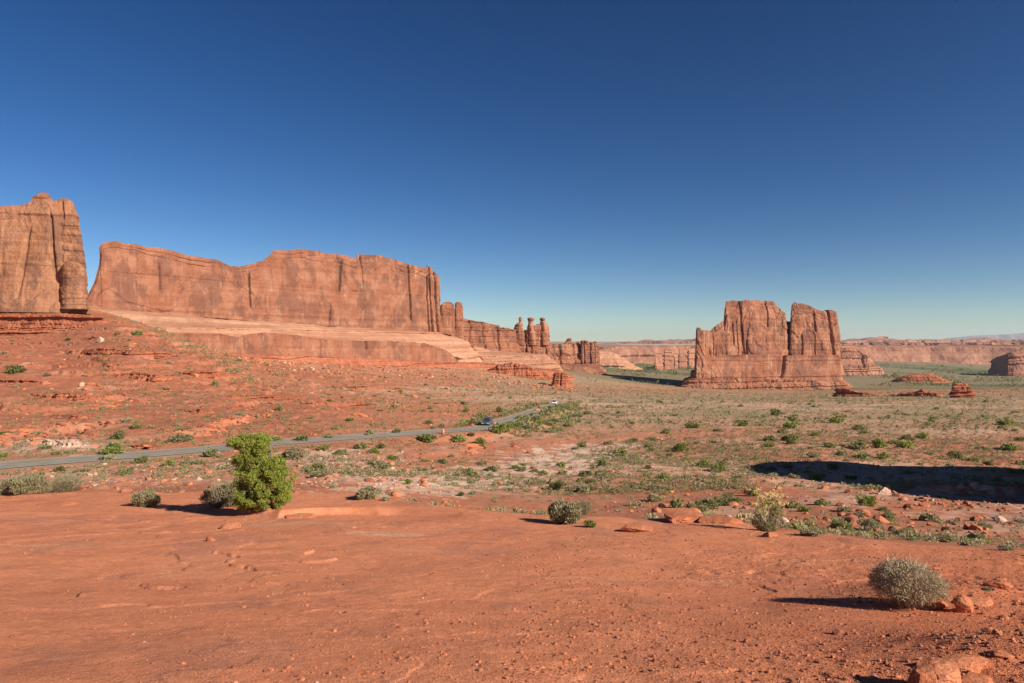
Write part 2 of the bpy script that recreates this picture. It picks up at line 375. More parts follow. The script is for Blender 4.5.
# ------------------------------------------------------------------ THE GROUND: one sheet from underfoot to the horizon
def build_ground():
    fine = np.linspace(-40.5, 42.5, 1180)
    dd = []; a = 42.5; st = 0.1
    while a < 180: st = min(st * 1.12, 5); a += st; dd.append(a)
    up = np.array([v for v in dd if v < 180]); dn = []
    a = -40.5; st = 0.1
    while a > -180: st = min(st * 1.12, 5); a -= st; dn.append(a)
    dn = np.array([v for v in dn if v > -180])[::-1]
    th = np.radians(np.concatenate([dn, fine, up]))
    R = np.concatenate([np.exp(np.linspace(math.log(0.4), math.log(3), 30, endpoint=False)), np.exp(np.linspace(math.log(3), math.log(34), 470, endpoint=False)),
        np.exp(np.linspace(math.log(34), math.log(420), 520, endpoint=False)), np.exp(np.linspace(math.log(420), math.log(4000), 240, endpoint=False)), np.exp(np.linspace(math.log(4000), math.log(31000), 50))])
    TH, RR = np.meshgrid(th, R)
    X = RR * np.sin(TH); Y = RR * np.cos(TH)
    x = X.ravel(); y = Y.ravel()
    z = ground_z(x, y)
    n, m = len(R), len(th)
    i = np.arange(n - 1)[:, None]; j = np.arange(m)[None, :]; j2 = (j + 1) % m
    Fq = np.stack([(i * m + j), (i * m + j2), ((i + 1) * m + j2), ((i + 1) * m + j)], -1).reshape(-1, 4)
    V = np.stack([x, y, z], 1)
    # close the middle under the viewpoint
    ce = len(V); V = np.vstack([V, [0, 0, float(ground_z(0, 0.1)[0])]])
    Ft = np.stack([np.full(m, ce), (np.arange(m) + 1) % m, np.arange(m), np.arange(m)], 1)
    D = np.maximum(y, np.hypot(x, y) * 0.62); D = np.maximum(D, 1); px = CX + F * np.clip(x / D, -1.3, 1.4); py = CY - z / D * F
    c = soil_colour(x, y, D, px, py)
    c = np.vstack([c, c[:1]])
    me = mesh_from('ground', V, Fq, M['ground'], smooth=True, cols=c)
    o = link('ground', me); tag(o, kind='structure'); o['label'] = 'red desert ground of slickrock, soil and pale patches'
    return o
def mixc(c, k, col):
    k = np.clip(k, 0, 1)[:, None]; return c * (1 - k) + np.array(col)[None, :] * k
def soil_colour(x, y, D, px, py):
    z = x * 0
    lg = np.log(D)
    n1 = fbm2(x / 9, y / 9, 4, 61); n2_ = fbm2(x / 2.6, y / 2.6, 4, 62); n3_ = fbm2(x / 45, y / 45, 4, 63); nb = fbm2(x / 260, y / 120, 4, 64)
    n4_ = fbm2(x / 0.9, y / 1.6, 3, 63)
    wob = 16 * fbm2(px / 50, lg * 6, 3, 65); wy = 3.0 * fbm2(px / 40, lg * 9, 3, 66)
    c = np.tile(np.array([0.45, 0.175, 0.094]), (len(x), 1))
    # slab
    e = slab_edge(px) + 1.2 * fbm2(px / 60, px * 0, 3, 5)
    onslab = 1 - sstep(-0.3, 0.5, D - e)
    s = np.tile(np.array([0.66, 0.250, 0.125]), (len(x), 1))
    s = mixc(s, 0.5 * sstep(0.0, 0.45, fbm2(x / 2.4, y / 2.8, 5, 67)), (0.54, 0.20, 0.105))
    s = mixc(s, 0.7 * sstep(0.12, 0.5, fbm2(x / 1.8 + 9, y / 2.2, 5, 68)), (0.68, 0.275, 0.14))
    s = mixc(s, 0.5 * sstep(0.25, 0.5, fbm2(x / 1.0 + 4, y / 1.3, 4, 69)), (0.47, 0.20, 0.125))
    for ax, ay, rx, ry, k in ((-5.8, 18.3, 2.0, 0.55, 0.8), (-2.9, 16.0, 0.95, 0.45, 0.7), (-7.2, 17.6, 1.0, 0.3, .4), (6.2, 11.8, 2.4, .25, .5), (2.0, 9.5, 1.5, .14, .4), (-9.5, 14, 2.2, .5, .25)):
        q = ((x - ax) / rx) ** 2 + ((y - ay) / ry) ** 2 + 0.9 * n2_
        s = mixc(s, k * (1 - sstep(0.5, 1.1, q)), (0.64, 0.34, 0.20))
    s = mixc(s, 0.5 * sstep(620, 980, px) * (1 - sstep(9, 16, D)), (0.48, 0.135, 0.06))
    # valley: red soil, tan wash, caliche, grey-green cover
    c = mixc(c, 0.7 * sstep(-0.1, 0.3, n1 + 0.5 * n3_) * sstep(60, 75, D), (0.52, 0.28, 0.175))
    c = mixc(c, 0.6 * sstep(0.15, 0.45, n2_ + 0.4 * n1) * (D < 400), (0.37, 0.20, 0.125))
    plain_ = sstep(400, 560, px + wob * 2) * sstep(110, 260, D)
    c = mixc(c, 0.8 * plain_, (0.45, 0.285, 0.18))
    def blob(ax, ay, rx, ry, k, col, ns=0.9):
        q = ((px - ax) / rx) ** 2 + ((py - ay) / ry) ** 2 + ns * n2_ + 0.7 * n1 + ns * 0.7 * n4_
        return mixc(c, k * (1 - sstep(0.4, 1.15, q)) * (1 - onslab), col)
    # reddish flats
    for a in ((470, 457, 110, 12), (545, 446, 90, 9), (350, 460, 60, 8), (640, 437, 90, 4), (800, 430, 90, 4), (930, 442, 80, 5), (400, 378, 60, 5), (900, 510, 90, 14), (660, 520, 140, 12), (430, 412, 130, 9)):
        c = blob(*a, 0.75, (0.47, 0.185, 0.102))
    for a in ((575, 458, 60, 10), (560, 463, 65, 12), (520, 470, 60, 9), (600, 448, 55, 5), (420, 488, 80, 9), (380, 478, 50, 7), (50, 446, 80, 7), (860, 432, 70, 3), (960, 430, 60, 3), (330, 458, 60, 9), (470, 480, 90, 7), (850, 498, 60, 6), (955, 492, 50, 8), (720, 510, 60, 5), (980, 520, 60, 14)):
        c = blob(*a, 0.72 if a[0] < 700 else 0.45, (0.60, 0.43, 0.31), 2.2)
    for a in ((800, 407, 260, 4), (640, 403, 100, 3), (420, 390, 110, 3.5), (860, 474, 130, 15), (700, 468, 120, 9), (520, 398, 100, 3)):
        c = blob(*a, 0.6, (0.60, 0.37, 0.24))
    # road verges
    rd, _ = road_dist(x, y)
    c = mixc(c, 0.75 * (1 - sstep(3.2, 5.2, rd)), (0.44, 0.29, 0.20))
    # rubble bank, pink
    bank = sstep(58, 66, D) * (1 - sstep(90, 100, D)) * sstep(460, 380, px) * (rd > 4.5)
    c = mixc(c, bank * (0.4 + 0.4 * np.clip(n2_ * 2, -1, 1)), (0.55, 0.31, 0.215))
    # hillside
    hill = sstep(420, 280, px + wob) * sstep(112, 135, D) * (1 - sstep(380, 480, D))
    hc = np.tile(np.array([0.43, 0.152, 0.078]), (len(x), 1)); hc = mixc(hc, 0.6 * sstep(0.1, 0.5, n1 + 0.3 * n2_), (0.50, 0.25, 0.155)); hc = mixc(hc, 0.7 * sstep(0.05, 0.35, n2_ - n3_), (0.32, 0.105, 0.058)); hc = mixc(hc, 0.6 * sstep(0.1, 0.4, n4_), (0.45, 0.215, 0.135)); hc = mixc(hc, 0.6 * sstep(0.0, 0.3, fbm2(z * 0 + x / 9 + 40, y / 2.2, 4, 361)) , (0.34, 0.115, 0.062))
    k = hill[:, None]; c = c * (1 - k * 0.92) + hc * k * 0.92
    # thin plant cover seen as colour beyond the nearest scrub
    veg = sstep(-0.05, 0.4, fbm2(x / 30, y / 16, 4, 71) + 0.15) * plain_
    c = mixc(c, 0.75 * veg * sstep(110, 260, D), (0.30, 0.235, 0.130))
    redb = (sstep(383, 386, py + wy) * (1 - sstep(392, 396, py + wy))) * sstep(330, 700, D)
    c = mixc(c, 0.6 * redb, (0.43, 0.19, 0.105))
    gf = sstep(1000, 1150, D) * (1 - sstep(3150, 3400, D))
    c = mixc(c, gf * (0.75 + 0.2 * nb), (0.215, 0.190, 0.105))
    c = mixc(c, gf * sstep(0.0, 0.3, fbm2(x / 170, y / 330, 4, 73)) * 0.8, (0.115, 0.135, 0.06))
    c = mixc(c, gf * 0.8 * sstep(0.2, 0.45, fbm2(x / 120 + 7, y / 120, 4, 74)), (0.27, 0.20, 0.12))
    pl = sstep(3300, 3700, D)
    pc = np.tile(np.array([0.40, 0.25, 0.175]), (len(x), 1)); pc = mixc(pc, 0.7 * sstep(0, 0.3, fbm2(x / 350, y / 900, 4, 75)), (0.20, 0.15, 0.11)); pc = mixc(pc, 0.7 * sstep(0.2, 0.4, fbm2(x / 600 + 3, y / 1600, 3, 76)), (0.58, 0.48, 0.40))
    c = c * (1 - pl[:, None]) + pc * pl[:, None]
    c = c * (1 - onslab[:, None]) + s * onslab[:, None]
    return np.clip(c, 0.02, 0.75)
build_ground()

# ------------------------------------------------------------------ road
def build_road():
    t = NT('worn_asphalt', 1.0, 0.0); P = t.g.outputs['Position']
    f = t.noise(P, 0.35, 5); t.col(t.mix(t.ramp(f, 0.3, 0.7), (0.215, 0.188, 0.158), (0.265, 0.235, 0.20)))
    mroad = t.m; myel = plain('yellow_road_paint', (0.50, 0.34, 0.05), 0.7); mwh = plain('white_road_paint', (0.62, 0.60, 0.55), 0.7)
    tg = np.gradient(RD[:, :2], axis=0); tg /= np.linalg.norm(tg, axis=1)[:, None]; nn = np.stack([-tg[:, 1], tg[:, 0]], 1)
    def strip(name, a, b, dz, m):
        A = np.column_stack([RD[:, :2] + nn * a, RD[:, 2] + dz]); B = np.column_stack([RD[:, :2] + nn * b, RD[:, 2] + dz])
        V = np.empty((2 * len(A), 3)); V[0::2] = A; V[1::2] = B
        k = np.arange(len(A) - 1); Fq = np.stack([2 * k + 1, 2 * k, 2 * k + 2, 2 * k + 3], 1)
        return mesh_from(name, V, Fq, m)
    r = link('road', strip('road', -3.1, 3.1, 0.0, mroad)); tag(r, 'narrow grey asphalt park road crossing the valley floor', None, kind='structure')
    l = link('centre_line', strip('centre_line', -0.08, 0.08, 0.006, myel), r)
    for s in (-2.85, 2.85): link('edge_line', strip('edge_line', s - 0.06, s + 0.06, 0.006, mwh), r)
build_road()

# ------------------------------------------------------------------ sandstone formations
def loft(sky_, base, Dp, T, nu=260, nv=70, taper=0.06, A=(2.0, 0.8, 0.35), L=9.0, led=0.6, cracks=(), seed=0, sink=4.0, p=5.0, rings=None, top_center=False, block=0.5, capn=7, jag=0.4, flute=0.18, capdrop=0.0, perp=False, plate=1.0, cap=0.0):
    sky_ = np.array(sky_, float); base = np.array(base, float); Dp = np.array(Dp, float)
    p0, p1 = sky_[0, 0], sky_[-1, 0]
    k = np.linspace(0, 1, nu); u = 0.45 * (0.5 - 0.5 * np.cos(np.pi * k)) + 0.55 * k
    px = p0 + (p1 - p0) * u
    D = np.interp(px, Dp[:, 0], Dp[:, 1])
    Fp = np.stack([(px - CX) / F * D, D], 1)
    tg = np.gradient(Fp, axis=0)
    for _ in range(12): tg[1:-1] = (tg[:-2] + tg[2:] + tg[1:-1]) / 3
    tg /= np.linalg.norm(tg, axis=1)[:, None]
    nrm = np.stack([tg[:, 1], -tg[:, 0]], 1)
    if not perp: nrm = -Fp / np.linalg.norm(Fp, axis=1)[:, None]
    C = Fp - nrm * T
    wd = T * np.power(np.clip(1 - np.abs(2 * u - 1) ** p, 0, 1), 1 / p)
    zb = -(np.interp(px, base[:, 0], base[:, 1]) - CY) / F * D - sink
    if top_center:
        pc = CX + F * C[:, 0] / C[:, 1]; zt = -(np.interp(pc, sky_[:, 0], sky_[:, 1]) - CY) / F * C[:, 1]
    else: zt = -(np.interp(px, sky_[:, 0], sky_[:, 1]) - CY) / F * D
    s_arc = np.concatenate([[0], np.cumsum(np.linalg.norm(np.diff(Fp, axis=0), axis=1))])
    bl = n2(s_arc / (L * 0.35), 0 * s_arc, seed + 91); bl = np.round(bl * 2.5) / 2.5
    zt = zt + block * (0.6 * bl + 0.4 * fbm2(s_arc / (L * 0.3), 0 * s_arc, 3, seed + 92))
    # closed plan
    Q = np.vstack([C + nrm * wd[:, None], (C - nrm * wd[:, None])[::-1]])
    Cc = np.vstack([C, C[::-1]]); ZB_ = np.concatenate([zb, zb[::-1]]); ZT_ = np.concatenate([zt, zt[::-1]])
    g = np.roll(Q, -1, 0) - np.roll(Q, 1, 0)
    for _ in range(3): g = (np.roll(g, 1, 0) + g + np.roll(g, -1, 0)) / 3
    ln = np.linalg.norm(g, axis=1)[:, None]; g = g / np.maximum(ln, 1e-6); N = np.stack([g[:, 1], -g[:, 0]], 1)
    N[-1] = N[-2]; 
    PX = np.concatenate([px, np.full(nu, -1e6)])
    if rings is None:
        vs = np.linspace(0, 1, nv)
        rings = [(1.0, v, taper * (1 - v) ** 1.6) for v in vs] + [(1 - 0.06 * (i ** 2) / 3.0 if i < 4 else 0.8 - 0.8 * (i - 4) / (capn - 4), 1.0, 0) for i in range(1, capn + 1)]
    else:
        r = np.array(rings, float); ss = np.linspace(0, 1, nv)
        acc = np.concatenate([[0], np.cumsum(np.hypot(np.diff(r[:, 0]) * 1.0, np.diff(r[:, 1])))]); acc /= acc[-1]
        rings = [(np.interp(q, acc, r[:, 0]), np.interp(q, acc, r[:, 1]), 0) for q in ss]
    V = []
    H = np.maximum(ZT_ - ZB_, 0.5)
    for (s, v, off) in rings:
        XY = Cc + (Q - Cc) * s
        z = ZB_ + H * v
        x, y = XY[:, 0], XY[:, 1]
        d = A[0] * fbm3(x / (L * 2.6), y / (L * 2.6), z / (L * 5), 3, seed + 1)
        r1 = 1 - np.abs(n3(x / L, y / L, z / (L * 7), seed + 3)) * 2; d = d + flute * A[1] * (r1 - 0.3)
        d = d + A[1] * fbm3(x / (L * .7), y / (L * .7), z / (L * 1.6), 3, seed + 5)
        jn = n3(x / (L * 1.3), y / (L * 1.3), z / (L * 8), seed + 8)       # joints: sharp vertical slots, here and there
        jm = sstep(0.0, 0.5, n3(x / (L * 2.2), y / (L * 2.2), z / (L * 1.6), seed + 33))
        d = d - A[1] * 1.8 * jag * jm * np.exp(-(jn / 0.04) ** 2)
        # slabs that have peeled off, with arched edges
        pq = 2.3 * fbm3(x / (L * 1.7), y / (L * 1.7), z / (L * 2.1), 2, seed + 17) * 1.6; pf = pq - np.floor(pq)
        d = d + A[1] * 0.42 * plate * (np.floor(pq) + sstep(0.44, 0.56, pf) - pq * 0.55)
        pq = 4 * fbm3(x / (L * .6), y / (L * .6), z / (L * 1.2), 2, seed + 18); pf = pq - np.floor(pq)
        d = d + A[1] * 0.16 * plate * (np.floor(pq) + sstep(0.42, 0.58, pf) - pq * 0.6)
        d = d + A[2] * fbm3(x / (L * .18), y / (L * .18), z / (L * .22), 3, seed + 7)
        zz = z + 0.35 * L * 0.3 * fbm2(x / (L * 2), y / (L * 2), 2, seed + 9)
        b = n2(zz / (L * 0.30), 0 * zz, seed + 11) + 0.6 * n2(zz / (L * 0.11), 0 * zz + 3, seed + 12); b = np.clip(b * 2.2, -1, 1)
        d = d + led * b
        if cap > 0:
            cn = n2(x / (L * .8), y / (L * .8), seed + 41) * 0.03
            d = d - cap * (sstep(.885, .893, v + cn) + sstep(.94, .947, v + cn * .6)) * (0.6 + 0.6 * n2(x / L, y / L, seed + 43)) - cap * 0.8 * (np.exp(-((v + cn - .885) / .007) ** 2) + np.exp(-((v + cn * .6 - .94) / .006) ** 2))
        px0 = PX
        for ck in cracks:
            cxp, wpx, dep = ck[0], ck[1], ck[2]; lo, hi = (ck[3], ck[4]) if len(ck) > 4 else (-0.1, 1.1)
            ly = cxp + (ck[5] * (v - 0.5) if len(ck) > 5 else 0) + 0.8 * wpx * n2(z / L * 1.3, 0 * z + cxp, seed + 21)
            d = d - dep * np.exp(-((px0 - ly) / wpx) ** 2) * sstep(lo, lo + 0.06, v) * (1 - sstep(hi - 0.06, hi, v))
        fade = min(1.0, s) if v >= 1.0 else 1.0
        XY = XY + N * (d * fade + off * H)[:, None]
        zc = z.copy()
        if v >= 1.0:
            zc = z + (1 - s) * (A[1] * 0.8 * fbm2(x / (L * .6), y / (L * .6), 3, seed + 15)) - capdrop * (1 - s) - 0.012 * H * (1 - s)
        V.append(np.column_stack([XY, zc]))
    m = len(Q); n = len(V); V = np.vstack(V)
    i = np.arange(n - 1)[:, None]; j = np.arange(m)[None, :]; j2 = (j + 1) % m
    Fq = np.stack([i * m + j, i * m + j2, (i + 1) * m + j2, (i + 1) * m + j], -1).reshape(-1, 4)
    return V, Fq
def rock(name, parts, m, label, cat, group=None):
    V = []; Fs = []; o = 0
    for v, f in parts: V.append(v); Fs.append(f + o); o += len(v)
    V = np.vstack(V); c = V[:, :].mean(0); c[2] = V[:, 2].min()
    me = mesh_from(name, V - c, np.vstack(Fs), m, smooth=False)
    return tag(link(name, me, None, c), label, cat, group)

# near butte at the left edge
SKY0 = [(-260, 250), (-200, 222), (-120, 214), (-60, 210), (0, 206.5), (22, 205), (29, 204), (33, 197), (37, 195), (44, 192), (49, 193.5), (53, 200), (56, 200), (60, 197.5), (68, 197), (73, 200), (76, 206), (78.2, 213), (79, 226)]
rock('sandstone_butte', [
    loft(SKY0, [(-260, 312), (0, 308), (87, 309)], [(-260, 330), (0, 345), (87, 352)], 30, 420, 110, 0.09, (3.0, 1.2, 0.3), 20, 0.22,
         [(27, 2.0, 1.0, .1, .78, 12), (54, 1.4, 1.8, .25, .9, -9), (66, .7, 1.6, .78, 1.0, -6)], jag=.15, flute=.1, cap=.5, seed=100, sink=2.2, p=7, block=0.35),
    loft([(54, 232), (60, 222), (79, 222), (82, 236), (85, 262), (86.5, 285), (87, 300)], [(54, 308), (87, 309)], [(54, 349), (87, 353)], 14, 160, 90, 0.03, (0.8, 0.6, 0.25), 8, 0.3, [(61, 1.2, 1.5, 0, .8)], seed=110, sink=1.0, p=4, block=0.15, flute=.3),
    loft([(60, 268), (64, 263), (72, 261), (80, 263), (85, 270), (87.5, 296)], [(60, 308), (88, 308)], [(60, 344), (88, 347)], 9, 90, 60, 0.02, (0.5, 0.3, 0.15), 7, 0.2, seed=115, sink=0.6, p=3, block=0.1)],
    M['butte'], 'massive pale orange sandstone butte cut off by the left edge', 'rock butte')
# dark undercut and layered ledges below the butte
rock('layered_ledge', [
    loft([(-300, 318), (-100, 314), (0, 313), (60, 313), (95, 315), (108, 320), (116, 327)], [(-300, 337), (116, 337)], [(-300, 325), (0, 333), (116, 330)], 22, 420, 60, 0.25, (1.2, 0.6, 0.3), 5, 0.95, seed=120, sink=3, p=6, block=0.25, jag=.5),
    loft([(-300, 328), (-100, 325), (0, 324), (50, 323), (80, 325), (104, 330), (112, 335)], [(-300, 341), (112, 341)], [(-300, 319), (0, 327), (112, 325)], 12, 420, 40, 0.3, (1.2, 0.7, 0.3), 4, 0.9, seed=125, sink=3, p=6, block=0.3, jag=.6)],
    M['ledge'], 'dark layered red ledges directly beneath the left butte', 'rock ledge')

# long courthouse wall
WD = [(60, 500), (90, 520), (265, 650), (440, 800), (470, 830)]
SKY1 = [(84, 300), (90, 291), (96, 281), (99, 272), (101, 262), (101.5, 246), (104, 242.5), (112, 240), (119, 240.5), (125, 243), (140, 245), (165, 249), (182, 253), (190, 256), (215, 259), (225, 262), (232, 265), (240, 266.5), (250, 264), (262, 261), (269, 257), (275, 250.5), (300, 249), (320, 251), (345, 256), (355, 258), (359, 254.5), (380, 255), (390, 258), (405, 263), (420, 267), (426.5, 268), (428.5, 264), (431, 264), (433, 268), (438, 272), (440, 277), (440.6, 300)]
rock('long_cliff', [
    loft(SKY1, [(60, 303), (90, 307), (150, 313), (240, 320), (330, 326), (440, 333)], WD, 26, 1100, 110, 0.05, (6.5, 1.9, 0.45), 30, 0.35,
         [(160, 1.0, 2, .4, .8), (249, .8, 2.5, .3, .9), (338, 1.0, 3, .5, .95, 6), (330, .8, 2, 0, .4, 8), (361, .8, 2.5, .6, 1), (409, .8, 3, .2, 1), (431, 1.0, 6, -.1, 1.1), (436.5, .8, 6, -.1, 1.1), (427, .6, 3, -.1, .9)], seed=200, sink=8, p=12, block=1.1, cap=1.3)],
    M['wall'], 'long sheer red sandstone cliff stretching across the left half', 'cliff')
rock('sandstone_pillar', [
    loft([(440.5, 306), (443, 302.5), (449, 301.5), (454, 303.5), (455.5, 318)], [(440, 334), (456, 334)], [(440, 806), (456, 818)], 8, 90, 60, 0.03, (0.8, 0.8, 0.4), 9, 0.4, seed=230, sink=6, p=4, block=0.4),
    loft([(455, 303), (457, 301.8), (461.5, 302.5), (463.3, 308)], [(455, 334), (464, 334)], [(455, 818), (464, 822)], 5, 60, 60, 0.03, (0.5, 0.5, 0.3), 9, 0.3, seed=233, sink=6, p=4, block=0.4)],
    M['wall'], 'short split rock pillar touching the right end of the long cliff', 'rock pillar')
# slickrock apron under the wall
rock('slickrock_bench', [
    loft([(60, 304), (90, 306), (150, 312.5), (240, 319.5), (330, 326), (440, 332), (468, 341), (484, 360)], [(60, 352), (215, 357), (300, 359), (400, 362), (470, 364), (500, 366)], [(60, 400), (215, 455), (300, 540), (400, 650), (470, 735), (500, 780)], 62, 800, 100,
         A=(4.0, 1.8, 0.6), L=18, led=1.3, cracks=[(452, 5, 8, 0, .5)], seed=240, sink=14, p=6, top_center=True, block=0.0, jag=.4, flute=.4,
         rings=[(1.03, 0), (1.0, 0.08), (0.985, 0.38), (0.95, 0.47), (0.85, 0.55), (0.55, 0.76), (0.2, 0.95), (0.0, 1.0)]),
    ], M['slick'], 'broad pale slickrock bench sloping along the foot of the long cliff', 'rock bench')
rock('cliff_band', [loft([(150, 332), (215, 333.5), (240, 337), (252, 334), (266, 332.5), (300, 335.5), (330, 340), (372, 341), (400, 341.5), (425, 343.5), (445, 350), (458, 361)], [(150, 354), (215, 355), (260, 355.5), (300, 358), (400, 361), (470, 364)], [(150, 400), (215, 449), (300, 533), (400, 642), (470, 727)], 22, 800, 70,
         A=(3.0, 1.4, 0.25), L=18, led=0.25, cracks=[(368, .8, 3, .6, 1.1)], seed=242, sink=4, p=8, block=0.3, jag=.5, flute=.5, taper=.12)],
    M['wall'], 'streaked vertical band of cliff below the pale slickrock bench', 'cliff')
rock('layered_ledge', [
    loft([(170, 354), (215, 353), (300, 356), (400, 360), (480, 364), (560, 372), (575, 378)], [(170, 365), (300, 368), (400, 373), (480, 378), (575, 383)], [(170, 400), (215, 430), (300, 515), (400, 625), (480, 730), (575, 860)], 30, 700, 40,
         A=(3.0, 1.6, 0.4), L=12, led=0.9, seed=245, sink=4, p=5, top_center=False, block=0.4, jag=.6, taper=0.5)],
    M['ledge'], 'long crumbling red ledge running under the streaked cliff band', 'rock ledge')
# spur wall behind, the three spires, their bench
rock('spur_cliff', [
    loft([(440, 312), (464, 318.5), (468, 319.5), (480, 321.5), (496, 325), (500, 327.5), (513, 329), (528, 333), (552, 345)], [(440, 350), (480, 352), (552, 356)], [(440, 900), (500, 975), (552, 1040)], 20, 400, 70, 0.08, (4, 2.4, 0.8), 14, 0.9,
         [(498, .9, 5), (470, 1, 3), (483, 1, 3)], seed=260, sink=8, p=8, cap=1.0, block=1.4)],
    M['wall'], 'low dark red cliff running from the pillar to the three spires', 'cliff')
G = []
G.append(loft([(513, 332), (516, 329), (523, 330), (533, 329), (541, 328), (548, 331), (549.3, 336)], [(511, 355), (550, 357)], [(512, 1000), (550, 1015)], 10, 180, 60, 0.10, (1.6, 1.8, 0.6), 8, 0.6, [(525.5, .9, 6, -.1, 1.1), (531.5, .5, 2.5), (540, .9, 5, -.1, 1.1), (545.5, .5, 4, -.1, 1.1), (519.5, .6, 3, -.1, 1.1)], seed=270, sink=8, p=5, block=.5))
G.append(loft([(533, 328), (535, 325), (537, 323.8), (540, 324.2), (542, 328)], [(532, 350), (543, 350)], [(533, 1006), (542, 1008)], 4, 60, 40, 0.02, (.6, .6, .3), 6, .4, seed=276, sink=4, p=4, block=.4))
rock('rock_fin', G, M['tower'], 'joined base block from which the three stone spires rise', 'rock fin')
def spire(px0, px1, prof, D, seed, label):
    # prof: (height in picture, centre column, half width in columns); vertical pillar with a neck and a head
    P = []; n = 28
    ys = np.array([a[0] for a in prof][::-1], float); cs = np.array([a[1] for a in prof][::-1]); ws = np.array([a[2] for a in prof][::-1])
    yy = np.linspace(ys[0], ys[-1], 60)
    o = np.argsort(ys)
    for q in yy[::-1] if yy[0] < yy[-1] else yy:
        c = np.interp(q, ys[o], cs[o]); hw = np.interp(q, ys[o], ws[o]) / F * D
        a = np.linspace(0, 2 * np.pi, n, endpoint=False)
        X = (c - CX) / F * D + hw * np.cos(a); Y = D + 8 + hw * 1.25 * np.sin(a); Z = np.full(n, -(q - CY) / F * D)
        d = (1.6 * fbm3(X / 4, Y / 4, Z / 9, 3, seed) + 0.5 * n2(Z / 2.2, 0 * Z, seed)) * min(1, hw / 3)
        P.append(np.column_stack([X + np.cos(a) * d, Y + np.sin(a) * d, Z]))
    P.append(np.column_stack([np.full(n, P[-1][:, 0].mean()), np.full(n, P[-1][:, 1].mean()), P[-1][:, 2] + 0.6]))
    m = n; k = len(P); i = np.arange(k - 1)[:, None]; j = np.arange(m)[None, :]
    Fq = np.stack([i * m + j, i * m + (j + 1) % m, (i + 1) * m + (j + 1) % m, (i + 1) * m + j], -1).reshape(-1, 4)
    rock('rock_spire', [(np.vstack(P), Fq)], M['tower'], label, 'rock spire', 'three stone spires')
spire(0, 0, [(345, 520, 5), (334, 519.5, 5.2), (328, 518.5, 4.6), (324.5, 519.5, 4), (322.5, 520.5, 2.2), (321, 520.8, 1.1), (320, 520.6, 1.9), (318, 520.4, 2.0), (317, 520.3, 1.2)], 1000, 271, 'left spire of the three, with a small round knob for a head')
spire(0, 0, [(345, 531.5, 4.6), (334, 531.5, 4.5), (328, 531.2, 3.8), (323, 531, 2.6), (320.5, 531.2, 2.3), (319.5, 531.3, 3.3), (318, 531.3, 3.4), (317.6, 531.3, 2.5)], 1003, 272, 'middle spire of the three, with a flat square head')
spire(0, 0, [(345, 544, 4.8), (334, 544.5, 5), (329, 544.5, 4.8), (325, 544, 4), (322, 543, 2.6), (320.8, 542.6, 1.8), (319.6, 542.8, 2.9), (318.4, 542.5, 2.8), (317.6, 542.4, 1.6)], 1006, 273, 'right spire of the three, with a slanting shoulder and knob')
rock('slickrock_bench', [
    loft([(430, 332), (470, 344), (490, 350), (545, 354), (556, 362), (564, 372)], [(430, 372), (500, 372), (568, 376)], [(430, 870), (500, 900), (568, 930)], 55, 420, 80,
         A=(3.5, 1.8, 0.7), L=13, led=2.0, seed=280, sink=6, p=4, top_center=True, block=0, jag=.3, flute=.4, rings=[(1.25, 0), (1.1, 0.2), (1.0, 0.45), (0.8, 0.66), (0.5, 0.85), (0.2, 0.97), (0, 1)])],
    M['slick'], 'striped pale slickrock mound below the three spires', 'rock bench')
rock('rock_stub', [
    loft([(553.5, 376), (555, 373.3), (559.5, 373), (566, 373.5), (569, 378), (573, 384)], [(550, 386), (575, 387)], [(550, 640), (575, 640)], 6, 120, 40, 0.35, (.8, .7, .3), 5, 0.4, [(560.8, .6, 3, .2, 1.1)], seed=290, sink=3, p=4, block=.2)],
    M['ledge'], 'small square red rock stub split by a dark crack', 'rock')
rock('rock_rubble_mound', [
    loft([(470, 378), (500, 366), (512, 364), (530, 368), (545, 374), (556, 381)], [(470, 384), (556, 386)], [(470, 700), (556, 720)], 25, 260, 40, 0.8, (3, 2.2, 1.2), 7, 0.8, seed=295, sink=4, p=3, block=1.0)],
    M['ledge'], 'bouldery red mound in front of the striped slickrock mound', 'rock mound')
